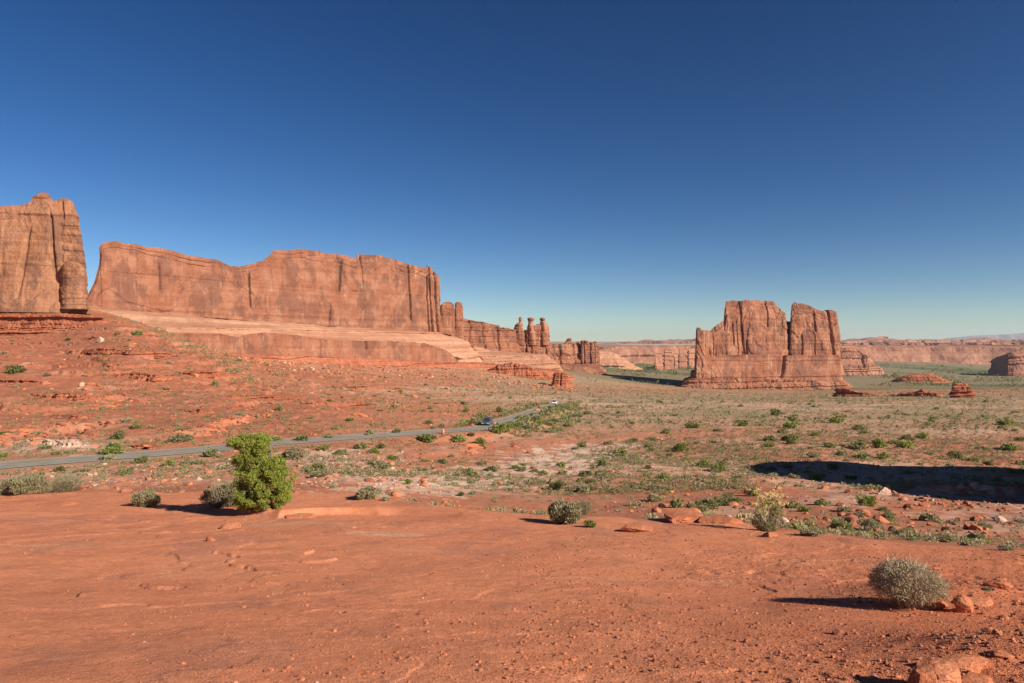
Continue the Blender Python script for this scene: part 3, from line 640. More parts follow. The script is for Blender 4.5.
# far butte right of the spires
rock('sandstone_butte', [
    loft([(544, 346), (550, 344.6), (563, 344.2), (566, 342.5), (568, 341.8), (570, 341.8), (572, 342.4), (575, 344), (584, 344.5)], [(544, 374), (584, 374)], [(544, 1230), (584, 1290)], 30, 300, 70, 0.14, (4, 3, 1), 16, 1.2, [(552, 1.0, 6), (560, .8, 5), (574, .7, 4)], seed=300, sink=6, p=5, block=.8),
    loft([(565.5, 341.5), (567, 339.2), (568, 338.2), (571, 338.2), (571.8, 341.5)], [(565, 344), (572, 344)], [(565, 1306), (572, 1308)], 6, 60, 16, 0.0, (.5, .5, .3), 6, 0.9, seed=303, sink=2, p=3, block=.2),
    loft([(576, 343), (577.4, 341), (578.6, 341.2), (579.3, 343.5)], [(575, 345), (580, 345)], [(575, 1306), (580, 1308)], 3, 40, 12, 0.0, (.3, .3, .2), 6, 0.4, seed=304, sink=2, p=3, block=.2),
    loft([(581, 343), (582, 340.3), (587.5, 340.6), (589, 342.5), (594, 342.6), (595, 341.2), (597, 341.5), (598.5, 345), (599.4, 352), (600, 362)], [(580, 373), (601, 374)], [(580, 1275), (601, 1300)], 16, 200, 80, 0.06, (1.8, 2, .8), 11, 0.7, [(584, .7, 3), (590.5, .7, 4), (595, .6, 3)], seed=305, sink=6, p=4, block=.4),
    loft([(548, 366), (575, 364), (600, 364), (608, 372)], [(545, 378), (609, 378)], [(545, 1200), (609, 1240)], 34, 240, 50, 0.5, (3, 2, .9), 12, 0.9, seed=307, sink=6, p=3, top_center=True, block=.4, jag=.3, rings=[(1.2, 0), (1.0, .35), (.8, .6), (.4, .85), (0, 1)])],
    M['tower'], 'distant red butte with a square flared block at its right end', 'rock butte')

# the great tower, right of centre
ODp = [(676, 1120), (858, 1150)]
OB = [(670, 392), (860, 393)]
rock('rock_tower', [
    loft([(694.5, 370), (695.5, 345), (696, 329), (697, 327.2), (700.5, 327.5), (702, 330), (710, 330.5), (713, 332)], OB, [(690, 1080), (715, 1096)], 22, 170, 110, 0.04, (2, 2.2, .8), 18, .4, [(711, .9, 8, .2, 1.1)], seed=400, sink=6, p=5, block=1.0),
    loft([(708, 345), (711, 330), (714, 328), (719, 324), (725, 320), (726.5, 308), (727.5, 301.5), (735, 300.5), (752, 300), (775, 300.5), (776.5, 306), (780, 307.5), (781.5, 311), (784, 313), (785.5, 318), (786, 330)], OB, [(706, 1108), (788, 1152)], 34, 460, 120, 0.05, (4.0, 3.4, .6), 30, .5,
         [(711.5, 1.2, 10, .0, .9), (743, .7, 7, .38, 1.1, -5), (746, .6, 5, .25, .6), (733, .5, 3, .5, .8), (768, .5, 4, .7, 1)], seed=410, sink=6, p=8, cap=1.8, block=1.8),
    loft([(788, 350), (789, 335), (789.8, 325), (790.5, 316), (792, 305), (794.5, 301.5), (798.5, 303.5), (806, 304.5), (812, 307), (820, 310), (828, 311.5), (829, 310), (836.5, 310.3), (838, 318), (839.5, 330), (840.5, 350), (841, 368)], OB, [(784, 1150), (842, 1180)], 34, 340, 120, 0.05, (3.5, 3.4, .6), 28, .45,
         [(833, 1.0, 8, .35, 1.1, -6), (815, .8, 4, .7, 1), (802, .8, 3, .2, .7)], seed=420, sink=6, p=7, cap=1.8, block=1.8),
    loft([(778, 335), (781, 325), (786, 321), (794, 322), (798, 330)], OB, [(778, 1190), (798, 1196)], 16, 80, 60, 0.02, (1, 1, .5), 14, .5, seed=425, sink=6, p=5, block=.5),
    # smooth lower cliff that carries the upper walls
    loft([(691, 372), (708, 372), (711, 356), (740, 354.5), (790, 355.5), (838, 355), (841.5, 360), (844, 378)], OB, [(690, 1082), (845, 1162)], 46, 560, 70, 0.10, (3, 1.4, .4), 30, .6, [(706, 1.5, 9), (781, 1.4, 6, .4, 1.1, 8)], seed=430, sink=6, p=8, block=.4, flute=.3),
    # ledge and rubble foot
    loft([(678, 388), (686, 381), (692, 378.5), (720, 378), (770, 379.5), (820, 381), (842, 381), (850, 387), (858, 392.5)], [(670, 395), (860, 396)], [(672, 1058), (860, 1153)], 60, 520, 44, 0.3, (4, 2.6, 1.4), 12, 1.3, seed=440, sink=5, p=4, block=1.4)],
    M['tower'], 'great red sandstone tower with a notched top right of centre', 'rock tower')

# far cliffs
rock('far_mesa', [
    loft([(590, 347), (640, 346.5), (700, 346), (860, 346.3)], [(590, 366), (860, 366)], [(590, 2900), (860, 3150)], 200, 900, 60, 0.5, (40, 10, 3), 130, 9, seed=500, sink=20, p=8, block=3)], M['far'], 'distant mesa behind the green flat left of the great tower', 'mesa')
rock('slickrock_ramp', [
    loft([(585, 350), (600, 350.5), (615, 353), (628, 362), (641, 370)], [(585, 372), (641, 372)], [(585, 1900), (641, 1930)], 70, 240, 50, 0.2, (7, 5, 2), 40, 2.5, seed=505, sink=6, p=3, block=1, flute=.3, rings=[(1.2, 0), (1.05, .25), (1.0, .5), (.7, .75), (.3, .95), (0, 1)])],
    M['slick'], 'pale ramp of far slickrock right of the square flared block', 'rock ramp')
for q, (a, b, t1, d, T, ln) in enumerate(((655, 662, 352, 2060, 8, 0), (664, 672, 349.5, 2140, 14, 0), (674.5, 677.5, 350.5, 2210, 14, 0), (678.5, 685.5, 348.2, 2290, 20, 0), (688, 694.5, 347.5, 2380, 24, 0))):
    rock('rock_fin', [loft([(a, t1 + 8), (a + 0.6, t1 + 0.4), ((a + b) / 2, t1), (b - 0.5, t1 + 0.6), (b, t1 + 6)], [(a, 371.5), (b, 371.5)], [(a, d - 14), (b, d + 14)], T, 80, 60, 0.1, (3, 3, 1.5), 24, 1.6, seed=520 + q * 7, sink=10, p=4, block=2)],
         M['far'], ['short stub fin, leftmost of the five far fins', 'broad fin second from the left of the five far fins', 'thinnest fin in the middle of the five far fins', 'wide fin second from the right of the five far fins', 'tall fin nearest the great tower of the five far fins'][q], 'rock fin', 'far stone fins left of the great tower')
rock('far_mesa', [
    loft([(835, 346), (870, 344.8), (900, 345.8), (950, 345), (1024, 345), (1200, 344), (1500, 340)], [(835, 367), (930, 366), (1024, 370), (1500, 374)], [(835, 3150), (930, 3250), (1024, 3150), (1200, 3000), (1500, 2800)], 220, 1000, 90, A=(60, 11, 3), L=150, led=12, seed=540, sink=20, p=10, block=3,
         rings=[(1.35, 0), (1.12, .28), (1.08, .33), (1.0, .62), (.9, .72), (.86, .76), (.84, .92), (.5, .97), (0, 1)])], M['far'], 'long terraced pink mesa closing the valley at the right', 'mesa')
rock('far_mesa', [
    loft([(835, 343.8), (880, 342.2), (960, 342.5), (1024, 341.4), (1500, 338)], [(835, 347), (1500, 349)], [(835, 3900), (1500, 3600)], 300, 900, 40, A=(90, 40, 8), L=160, led=10, seed=548, sink=10, p=10, block=3, rings=[(1.2, 0), (1.0, .5), (.9, .6), (.86, .95), (0, 1)])],
    M['far'], 'thin upper mesa rim on the skyline right of the great tower', 'mesa')
rock('sandstone_ridge', [
    loft([(838, 347.5), (848, 347.8), (856, 348.5), (864, 354), (872, 362), (879, 368), (882, 371)], [(838, 372.5), (884, 372.5)], [(838, 1800), (884, 1850)], 60, 260, 60, 0.1, (6, 4, 1.6), 26, 2.2, [(863, .9, 8, .3, 1)], seed=560, sink=8, p=5, block=2)],
    M['far'], 'sloping red ridge poking out behind the great tower on its right', 'rock ridge')
rock('rock_dome', [
    loft([(991, 370), (993, 362), (997, 358), (1004, 355.5), (1012, 352), (1024, 349), (1060, 346), (1120, 352)], [(985, 377.5), (1120, 378)], [(985, 2080), (1008, 1960), (1120, 1990)], 90, 300, 70, 0.03, (8, 5, 1.5), 40, 2.0, seed=570, sink=8, p=2.6, block=1)],
    M['far'], 'rounded sandstone dome with a dark shaded side at the right edge', 'rock dome')
rock('layered_mound', [
    loft([(893, 382), (899, 379), (905, 377), (913, 375.5), (930, 375), (936, 377), (944, 381), (952, 383)], [(890, 384), (955, 384.5)], [(890, 1420), (955, 1430)], 45, 260, 36, 0.6, (5, 3, 1.2), 14, 2.0, seed=580, sink=5, p=3, block=.8)],
    M['ledge'], 'low banded red mound on the green flat behind the tiny butte', 'rock mound')
rock('tiny_butte', [
    loft([(949, 395), (952, 391), (954.5, 386), (955.5, 384.5), (967, 384.3), (968.5, 387), (972, 391), (975.5, 396)], [(947, 399.5), (977, 399.5)], [(947, 480), (977, 484)], 8, 160, 46, 0.12, (1.6, 1.4, .6), 6, 1.3, seed=590, sink=3, p=3, block=.5)],
    M['ledge'], 'tiny stepped red butte standing on the flat at the right', 'rock butte')
rock('rock_outcrop', [
    loft([(838, 389), (846, 389), (856, 392), (870, 394), (885, 396.5), (902, 394), (917, 392.6), (920, 390.6), (922.5, 389.6), (924, 392), (940, 394)], [(838, 397), (940, 398)], [(838, 640), (940, 590)], 8, 340, 24, 0.6, (1.8, 1.5, .8), 7, .8, seed=595, sink=3, p=4, block=.5)],
    M['ledge'], 'low line of broken red rock running right from the great tower', 'rock outcrop')
tag(rock('mountain', [loft([(900, 343), (940, 339.5), (965, 336.5), (985, 335.5), (1005, 334.5), (1030, 332.5), (1150, 330), (1500, 335)], [(900, 343), (1500, 343)], [(900, 17000), (1500, 17000)], 900, 200, 20, 1.5, (170, 110, 30), 1400, 5, seed=600, sink=30, p=4, block=10)], M['hill'], 'pale blue mountain slope on the horizon at the right', None), kind='structure').pop('category', None)
tag(rock('hill', [loft([(840, 342), (850, 339.8), (862, 338.6), (876, 337.2), (881, 336.2), (888, 336.8), (890, 339.2), (905, 341)], [(840, 343), (905, 343)], [(840, 9500), (905, 9500)], 300, 200, 20, 1.0, (60, 40, 20), 300, 5, seed=610, sink=20, p=3, block=8),
     loft([(600, 343), (640, 342.3), (700, 341.8), (760, 342), (850, 341), (900, 340.5), (1024, 339.6), (1400, 338)], [(600, 345), (1400, 345)], [(600, 8000), (1400, 8000)], 600, 700, 20, 1.0, (200, 90, 20), 500, 8, seed=615, sink=20, p=6, block=9)], M['far'], 'low dark hills on the far horizon', None), kind='structure').pop('category', None)
# the cliff beyond the right edge whose shadow lies across the valley floor
rock('sandstone_cliff', [
    loft([(px_, CY - (11.8 + dz) / (86 * F / (px_ - CX)) * F) for px_, dz in ((1190, -9), (1202, -3), (1218, -1), (1270, .8), (1330, 2.2), (1400, 3.0), (1500, 4.2), (1650, 4.6), (1800, 4.2), (2100, 3.6), (2350, 2), (2400, -3))], [(px_, CY + 20 / (86 * F / (px_ - CX)) * F) for px_ in range(1185, 2405, 25)], [(px_, 86 * F / (px_ - CX)) for px_ in range(1185, 2405, 25)], 24, 240, 60, 0.02, (1.4, 0.8, .4), 8, .4, seed=700, sink=5, p=8, block=.5, perp=True)],
    M['wall'], 'sheer sandstone cliff standing just beyond the right edge', 'cliff')

# ------------------------------------------------------------------ boulders
def ico(sub):
    import bmesh
    bm = bmesh.new(); bmesh.ops.create_icosphere(bm, subdivisions=sub, radius=1); 
    V = np.array([v.co[:] for v in bm.verts]); Fa = np.array([[v.index for v in f.verts] for f in bm.faces]); bm.free(); return V, Fa
ICO = {k: ico(k) for k in (1, 2, 3, 4, 5, 6)}
def stone(sub, seed, cuts=9, flat=0.6, rough=0.06):
    V, Fa = ICO[sub]; V = V.copy(); rg = np.random.default_rng(seed)
    for _ in range(cuts):
        n = rg.normal(size=3); n[2] *= 0.7; n /= np.linalg.norm(n); d = rg.uniform(0.45, 0.85)
        k = V @ n - d; V = V - np.where(k > 0, k, 0)[:, None] * n * 0.92
    nn = V / np.linalg.norm(V, axis=1)[:, None]
    rough = 0.02 if sub >= 5 else rough
    V = V + nn * (rough * 2 * fbm3(V[:, 0] * 1.6 + seed, V[:, 1] * 1.6, V[:, 2] * 1.6, 4, seed))[:, None]
    if sub >= 4:
        V = V + nn * (0.035 * fbm3(V[:, 0] * 7, V[:, 1] * 7, V[:, 2] * 9, 4, seed + 5) + 0.05 * np.round(1.5 * n3(V[:, 0] * 3.2, V[:, 1] * 3.2, V[:, 2] * 6, seed + 9)) / 1.5)[:, None]
    V[:, 2] *= flat
    return V, Fa
def place_rock(px, py, wpx, hpx, label, mat='boulder', sub=4, seed=0, rz=None, depth=1.0, cat='boulder', tilt=0, cuts=9, name='boulder', sinkk=0.35, flat=None):
    x, y, z = ray_hit(px, py); k = y / F
    V, Fa = stone(sub, seed, cuts, 1.0)
    if flat is not None: V[:, 2] = np.where(V[:, 2] > flat, flat + (V[:, 2] - flat) * 0.15, V[:, 2])
    V = V / np.abs(V).max(0)
    V = V * np.array([wpx * k / 2, wpx * k / 2 * depth, hpx * k * 0.62])
    me = mesh_from(name, V, Fa, M[mat], smooth=False)
    o = link(name, me, None, (x, y, z + hpx * k * 0.62 * (1 - 2 * sinkk) * 1.0)); o.rotation_euler = (tilt, 0, rz if rz is not None else 0)
    return tag(o, label, cat)
place_rock(686, 521, 46, 15, 'large flat-topped red boulder overhanging the slab rim, casting shadow', seed=3, depth=1.1, sub=5, cuts=16, sinkk=.3, flat=0.35)
place_rock(716, 523, 56, 9, 'long low red rock sloping right from the flat-topped boulder', seed=4, depth=.7, sub=5, sinkk=.5)
place_rock(637, 531, 34, 9, 'low flat red rock left of the flat-topped boulder', seed=5, depth=.7, sub=5, sinkk=.45)
place_rock(770, 536, 15, 5, 'small dark red stone at the foot of the yellow-flowered bush', 'boulder', 3, 6)
place_rock(934, 608, 26, 12, 'low wedge-shaped red rock right beside the dry bush', 'boulder', 5, 7, depth=.8, sinkk=.35)
place_rock(962, 612, 22, 19, 'upright pointed pale-faced rock right of the dry bush', 'boulder', 5, 8, depth=.7, sinkk=.3)
place_rock(978, 604, 34, 9, 'low reddish rock behind the upright pale-faced rock', 'boulder', 4, 9, depth=.6, sinkk=.45)
place_rock(998, 588, 26, 10, 'rounded red rock near the right edge beside a tiny shrub', 'boulder', 4, 10, depth=.8, sinkk=.4)
place_rock(934, 694, 60, 50, 'big blocky orange rock cut by the bottom edge, casting black shadow', 'boulder', 6, 33, depth=.9, sinkk=.3, cuts=20, flat=0.4)
place_rock(975, 690, 50, 24, 'broken flat slab leaning on the big blocky orange rock', 'boulder', 5, 35, depth=.8, sinkk=.4, cuts=16, flat=0.3)
place_rock(962, 668, 56, 18, 'flat weathered rock plate behind the big blocky orange rock', 'boulder', 5, 12, depth=.7, sinkk=.42)
place_rock(1002, 655, 34, 7, 'thin sunken rock plate near the lower right corner', 'boulder', 4, 13, depth=.6, sinkk=.5)
place_rock(232, 528, 22, 6, 'small red ledge block below the juniper', 'boulder', 4, 14, sinkk=.4)
place_rock(210, 541, 10, 5, 'little red stone left of the juniper ledge', 'boulder', 3, 15)
place_rock(298, 517, 36, 5, 'low red ledge rock at the right of the juniper', 'boulder', 4, 16, depth=.7, sinkk=.5)
place_rock(60, 505, 46, 4, 'low red ledge in front of the grey bushes at left', 'boulder', 4, 17, depth=.6, sinkk=.55)
place_rock(101, 342, 7, 6, 'white boulder high on the red hill under the ledges', 'pale', 3, 18, cat='boulder')
place_rock(82, 386, 5, 5, 'small white boulder halfway up the red hillside', 'pale', 3, 19, cat='boulder')
place_rock(133, 347, 9, 6, 'dusty red boulder right of the white one on the hill', 'boulder', 3, 20)
place_rock(958, 523, 7, 7, 'dark red stone standing left of its twin on the red flat', 'dark_stone', 3, 22)
place_rock(975, 521, 8, 6, 'dark red stone right of its twin on the red flat', 'dark_stone', 3, 23)
place_rock(999, 521, 14, 8, 'rounded pale boulder on the red flat near right edge', 'pale', 4, 24)
for q, (a, b, c_, d, lab) in enumerate(((961, 489, 12, 5, 'leftmost pale slab along the broken ledge at the shadow edge'), (974, 490, 9, 7, 'blocky pale rock in the middle of the broken ledge'), (984, 491, 18, 7, 'widest pale slab on the broken ledge beside the shadow'), (990, 496, 9, 7, 'pale block hanging at the right end of the broken ledge'), (884, 494, 16, 8, 'pale rock heap at the lower edge of the big shadow'), (954, 495, 8, 4, 'small pale stone just below the broken ledge'))):
    place_rock(a, b, c_, d, lab, 'pale', 4, 40 + q, depth=.8, sinkk=.3, cuts=12)
def ledge(px0, px1, rows, hpx, label, mat='ledge', seed=0, T=2.5):
    n = len(rows); P = [(px0 + (px1 - px0) * i / (n - 1), rows[i]) for i in range(n)]; Q = [ray_hit(a, b) for a, b in P]
    Dq = [(a, q[1]) for (a, b), q in zip(P, Q)]
    base = [(a, CY - q[2] / q[1] * F) for (a, b), q in zip(P, Q)]
    sk = [(a, b - hpx * (0.25 if i in (0, n - 1) else 1.0)) for i, (a, b) in enumerate(base)]
    rock('layered_ledge', [loft(sk, base, Dq, T, int(40 + (px1 - px0) * 3), 26, 0.35, (0.8, 0.7, 0.35), 2.6, 0.42, seed=seed, sink=1.2, p=4, block=0.25, jag=.8, flute=.8)], M[mat], label, 'rock ledge', 'broken ledges across the red hillside')
for q, (a, b, rows, h, lab) in enumerate((
    (84, 178, (353, 354, 355, 357, 358), 4.5, 'long dark ledge high on the hill under the butte ledges'),
    (116, 176, (376, 379, 382, 378), 6, 'curved red ledge in the middle of the left hillside'),
    (180, 246, (374, 377, 379, 377), 5.5, 'rugged ledge at the right shoulder of the hill'),
    (36, 104, (396, 399, 401, 398), 5, 'low block ledge left on the hillside below the white boulder'),
    (-20, 60, (381, 383, 384), 3, 'faint ledge at the left edge halfway up the hill'),
    (186, 214, (412, 414, 413), 3, 'short ledge low on the hill above the juniper'),
    (52, 92, (418, 420, 420), 3, 'short ledge low on the hill at far left'),
    (228, 300, (398, 399, 401), 3, 'thin ledge low on the hill right of centre'),
    (300, 372, (404, 406, 405), 3, 'thin red ledge where the hill meets the valley'),
    (335, 420, (388, 389, 391), 2.6, 'low red step below the long cliff bench'),
    (24, 98, (444, 447, 448), 4, 'pale broken ledge just above the road at far left'),
    (132, 160, (449, 450, 450), 4, 'short dark ledge above the road left of the juniper'))):
    ledge(a, b, rows, h, lab, 'pale' if 'pale' in lab else 'ledge', 3000 + q * 11)
# dark blocks that stud the hillside
RL = [(152, 377, 14, 5), (45, 384, 12, 4), (66, 397, 14, 5), (195, 376, 12, 4), (215, 379, 10, 4), (237, 378, 9, 5), (62, 417, 8, 3), (84, 419, 9, 3), (35, 444, 14, 4), (94, 446, 12, 5), (145, 448, 9, 5), (197, 413, 14, 3), (395, 405, 14, 3), (25, 415, 9, 3)]
for q, (a, b, c_, d) in enumerate(RL):
    place_rock(a, b, c_, d, 'one of the small dark red outcrops studding the left hillside', 'boulder', 3, 60 + q, depth=.8, name='outcrop', cat='outcrop', sinkk=.4)['group'] = 'small outcrops on the left hillside'

def scatter_stones(name, label, n, fn_area, smin, smax, mats, midw, sub=1, seed=0, sunk=0.3, wide=1.0):
    rg = np.random.default_rng(seed); x, y, s = fn_area(rg, n)
    z = ground_z(x, y); var = [stone(sub, 900 + k, 5, 0.7) for k in range(7)]
    V = []; Fa = []; MI = []; o = 0
    for k in range(len(x)):
        v, f = var[k % 7]; a = rg.uniform(0, 6.28); ca, sa = math.cos(a), math.sin(a); q = s[k]
        e = rg.uniform(0.7, 1.3) * (rg.uniform(1, wide) if wide > 1 else 1); a = a if wide == 1 else rg.normal(0, 0.3); ca, sa = math.cos(a), math.sin(a); vx = v[:, 0] * q * e; vy = v[:, 1] * q / e
        V.append(np.column_stack([x[k] + vx * ca - vy * sa, y[k] + vx * sa + vy * ca, z[k] + v[:, 2] * q + q * (0.5 - sunk) * 0.6])); Fa.append(f + o); o += len(v)
        MI.append(np.full(len(f), int(rg.choice(len(mats), p=midw))))
    me = mesh_from(name, np.vstack(V), np.vstack(Fa), [M[m] for m in mats], np.concatenate(MI))
    tag(link(name, me), label, None, kind='stuff')
def area_slab(rg, n):
    D = np.exp(rg.uniform(math.log(3.2), math.log(17), n)); t = rg.uniform(-0.85, 0.9, n)
    t = np.where(rg.random(n) < 0.5, rg.uniform(0.0, 0.9, n), t)
    x = t * D; e = slab_edge(CX + F * t)
    k = (D < e) & (fbm2(x / 1.6, D / 1.6, 3, 81) + (t * 0.8) > rg.uniform(-0.75, 0.55, n))
    x = x[k]; D = D[k]; s = 0.0036 * np.exp(rg.exponential(0.38, len(x))); return x, D, np.minimum(s, 0.022) * (1 + 0.02 * D)
scatter_stones('gravel', 'fine red gravel scattered over the foreground slab', 80000, area_slab, 0, 0, ['boulder', 'dark_stone', 'pale'], [0.66, 0.33, 0.01], 1, 5)
def area_mound(rg, n):
    x = np.concatenate([rg.normal(5.6, 0.9, n // 2), rg.normal(4.4, 0.7, n // 2)]); y = np.concatenate([rg.normal(7.5, 0.8, n // 2), rg.normal(5.0, 0.5, n // 2)])
    s = 0.008 * np.exp(rg.exponential(0.45, len(x))); return x, y, np.minimum(s, 0.05)
scatter_stones('loose_stones', 'loose red stones around the rocks at lower right', 900, area_mound, 0, 0, ['boulder', 'dark_stone'], [0.7, 0.3], 2, 6)
def area_bank(rg, n):
    t = rg.uniform(-0.78, -0.10, n); D = rg.uniform(60, 112, n); x = t * D
    rd, _ = road_dist(x, D); k = (rd > 5.0) & (D < 118 + t * 10) & (fbm2(x / 6, D / 6, 3, 82) > rg.uniform(-0.5, 0.5, n))
    below = np.interp(CX + F * t, [p[0] for p in ROADP[:9]], [p[2] for p in ROADP[:9]]); k &= D < below
    x = x[k]; D = D[k]; return x, D, np.minimum(0.07 * np.exp(rg.exponential(0.5, len(x))), 0.42)
scatter_stones('rubble', 'pink and white rubble spilling down the road bank', 3000, area_bank, 0, 0, ['boulder', 'pale'], [0.6, 0.4], 2, 7)
def area_valley(rg, n):
    t = rg.uniform(-0.8, 0.85, n); D = np.exp(rg.uniform(math.log(34), math.log(300), n)); x = t * D
    rd, _ = road_dist(x, D); k = (rd > 5.0) & (fbm2(x / 12, D / 7, 3, 83) > rg.uniform(-0.35, 0.5, n))
    x = x[k]; D = D[k]; return x, D, np.minimum((0.06 + 0.0004 * D) * np.exp(rg.exponential(0.45, len(x))), 0.5)
scatter_stones('valley_stones', 'small loose stones strewn over the valley and hillside', 9000, area_valley, 0, 0, ['boulder', 'dark_stone', 'pale'], [0.70, 0.26, 0.04], 2, 8)
def area_hill(rg, n):
    t = rg.uniform(-0.8, -0.05, n); D = np.exp(rg.uniform(math.log(115), math.log(350), n)); x = t * D; z = ground_z(x, D, False)
    a = (z + 0.9 * fbm2(x / 14, D / 14, 3, 41)) / 2.3; fr = a - np.floor(a)
    k = (np.abs(fr - 0.46) < 0.10) & (fbm2(x / 22, D / 9, 2, 43) > rg.uniform(-0.15, 0.5, n)) & (road_dist(x, D)[0] > 9)
    x = x[k]; D = D[k]; return x, D, np.minimum(0.17 * np.exp(rg.exponential(0.45, len(x))), 0.75)
scatter_stones('broken_ledges', 'broken red ledges and blocks stepping across the left hillside', 20000, area_hill, 0, 0, ['boulder', 'dark_stone', 'pale'], [0.80, 0.19, 0.01], 2, 10, 0.15, 2.6)
def area_talus(rg, n):
    px = rg.uniform(205, 575, n); Df = np.interp(px, [205, 300, 400, 470, 575], [425, 520, 625, 700, 640]); D = Df * (1 - rg.exponential(0.10, n)); D = np.clip(D, 230, 720); x = (px - CX) / F * D
    return x, D, np.minimum(0.30 * np.exp(rg.exponential(0.5, n)), 1.6)
scatter_stones('talus', 'fallen blocks below the streaked cliff band', 2600, area_talus, 0, 0, ['boulder', 'dark_stone', 'pale'], [0.6, 0.3, 0.1], 2, 12, 0.25)
def area_ledge(rg, n):
    x = rg.uniform(34, 62, n); y = 64 + rg.exponential(6, n) * np.sign(rg.uniform(-1, 1, n)); y = np.clip(y, 50, 84); s = np.minimum(0.06 * np.exp(rg.exponential(0.5, n)), 0.32); return x, y, s
scatter_stones('ledge_rubble', 'broken pale and red rubble around the ledge at right', 700, area_ledge, 0, 0, ['boulder', 'dark_stone', 'pale'], [0.5, 0.35, 0.15], 2, 9)

# ------------------------------------------------------------------ plants
def leaves(c, n, rad, size, rg, shell=0.5, up=0.0, asp=1.6):
    """n small leaf quads spread through an ellipsoid"""
    d = rg.normal(size=(n, 3)); d /= np.linalg.norm(d, axis=1)[:, None]
    r = (shell + (1 - shell) * rg.random(n)) ** 0.6
    p = np.array(c) + d * r[:, None] * np.array(rad)
    ax = d + rg.normal(size=(n, 3)) * 0.8 + np.array([0, 0, up]); ax /= np.linalg.norm(ax, axis=1)[:, None]
    b = np.cross(ax, rg.normal(size=(n, 3))); b /= np.maximum(np.linalg.norm(b, axis=1)[:, None], 1e-6)
    s = size * rg.uniform(0.6, 1.3, n)[:, None]
    A = p - b * s * 0.5; B = p + b * s * 0.5; Cq = p + b * s * 0.25 + ax * s * asp; Dq = p - b * s * 0.25 + ax * s * asp
    V = np.stack([A, B, Cq, Dq], 1).reshape(-1, 3); return V, np.arange(4 * n).reshape(-1, 4)
def stems(n, rad, hgt, rg, th=0.006, k=5, spread=1.0):
    V = []; Fa = []; o = 0
    for _ in range(n):
        a = rg.uniform(0, 2 * math.pi); q = math.sqrt(rg.random()) * spread; h = hgt * rg.uniform(0.7, 1.0) * math.sqrt(max(0.08, 1 - (q * 0.92) ** 2))
        tx, ty = rad * q * math.cos(a), rad * q * math.sin(a); P = []
        w1, w2 = rg.normal(0, 0.05 * rad, 2)
        for i in range(k):
            u = i / (k - 1); P.append(np.array([tx * (0.08 + 0.92 * u) + w1 * math.sin(u * 4), ty * (0.08 + 0.92 * u) + w2 * math.sin(u * 5), h * u ** 0.85 - 0.03]))
        for i, pnt in enumerate(P):
            t_ = th * (1 - 0.75 * i / (k - 1))
            for m in range(3):
                b = m * 2.094; V.append(pnt + np.array([math.cos(b), math.sin(b), 0]) * t_)
        for i in range(k - 1):
            for m in range(3): Fa.append([o + i * 3 + m, o + i * 3 + (m + 1) % 3, o + (i + 1) * 3 + (m + 1) % 3, o + (i + 1) * 3 + m])
        o += 3 * k
    return np.array(V), np.array(Fa)
def cat_m(parts):
    V = []; Fa = []; o = 0
    for v, f in parts: V.append(v); Fa.append(f + o); o += len(v)
    return np.vstack(V), np.vstack(Fa)
def shrub_mesh(seed, nl, ls, lobes=7, h=0.75, shell=0.45):
    """unit shrub: radius about 0.5, height h"""
    rg = np.random.default_rng(seed); P = []
    for k in range(lobes):
        a = rg.uniform(0, 6.28); r = 0.40 * math.sqrt(rg.random()); hh = rg.uniform(0.15, 0.68) * h * (1.15 - r)
        rd = rg.uniform(0.09, 0.22)
        P.append(leaves((r * math.cos(a), r * math.sin(a), hh), nl // lobes, (rd, rd, rd * 0.85 * h / 0.75), ls, rg, shell, 0.5))
    P.append(leaves((0, 0, 0.24 * h), nl // 4, (0.42, 0.42, 0.24 * h), ls, rg, shell, 0.5))
    V, Fa = cat_m(P); V[:, 2] = np.maximum(V[:, 2], 0.0); return V, Fa

MESHES = {}
def shrub_me(kind, var, lod):
    k = (kind, var, lod)
    if k not in MESHES:
        nl, ls = {0: (5200, 0.022), 1: (1500, 0.042), 2: (420, 0.075), 3: (110, 0.13)}[lod]
        h = {'sage': 0.62, 'dry': 0.8, 'olive': 0.72, 'green': 0.8, 'dkgreen': 0.8, 'orange': 0.7}[kind]
        V, Fa = shrub_mesh(1000 + var * 13 + lod, nl, ls, 9 if kind != 'sage' else 12, h)
        MESHES[k] = mesh_from(kind + '_foliage', V, Fa, M[kind])
        if lod <= 1:
            rg = np.random.default_rng(var); Vs, Fs = stems(60, 0.46, h * 0.92, rg, 0.008); MESHES[k + ('s',)] = mesh_from('stems', Vs, Fs, M['twig'])
    return MESHES[k]

KN = {'S': 'sage', 'O': 'olive', 'G': 'green', 'D': 'dkgreen', 'Y': 'orange', 'R': 'dry'}
NM = {'sage': 'sagebrush', 'olive': 'olive_shrub', 'green': 'green_shrub', 'dkgreen': 'dark_shrub', 'orange': 'flowering_shrub', 'dry': 'dry_shrub'}
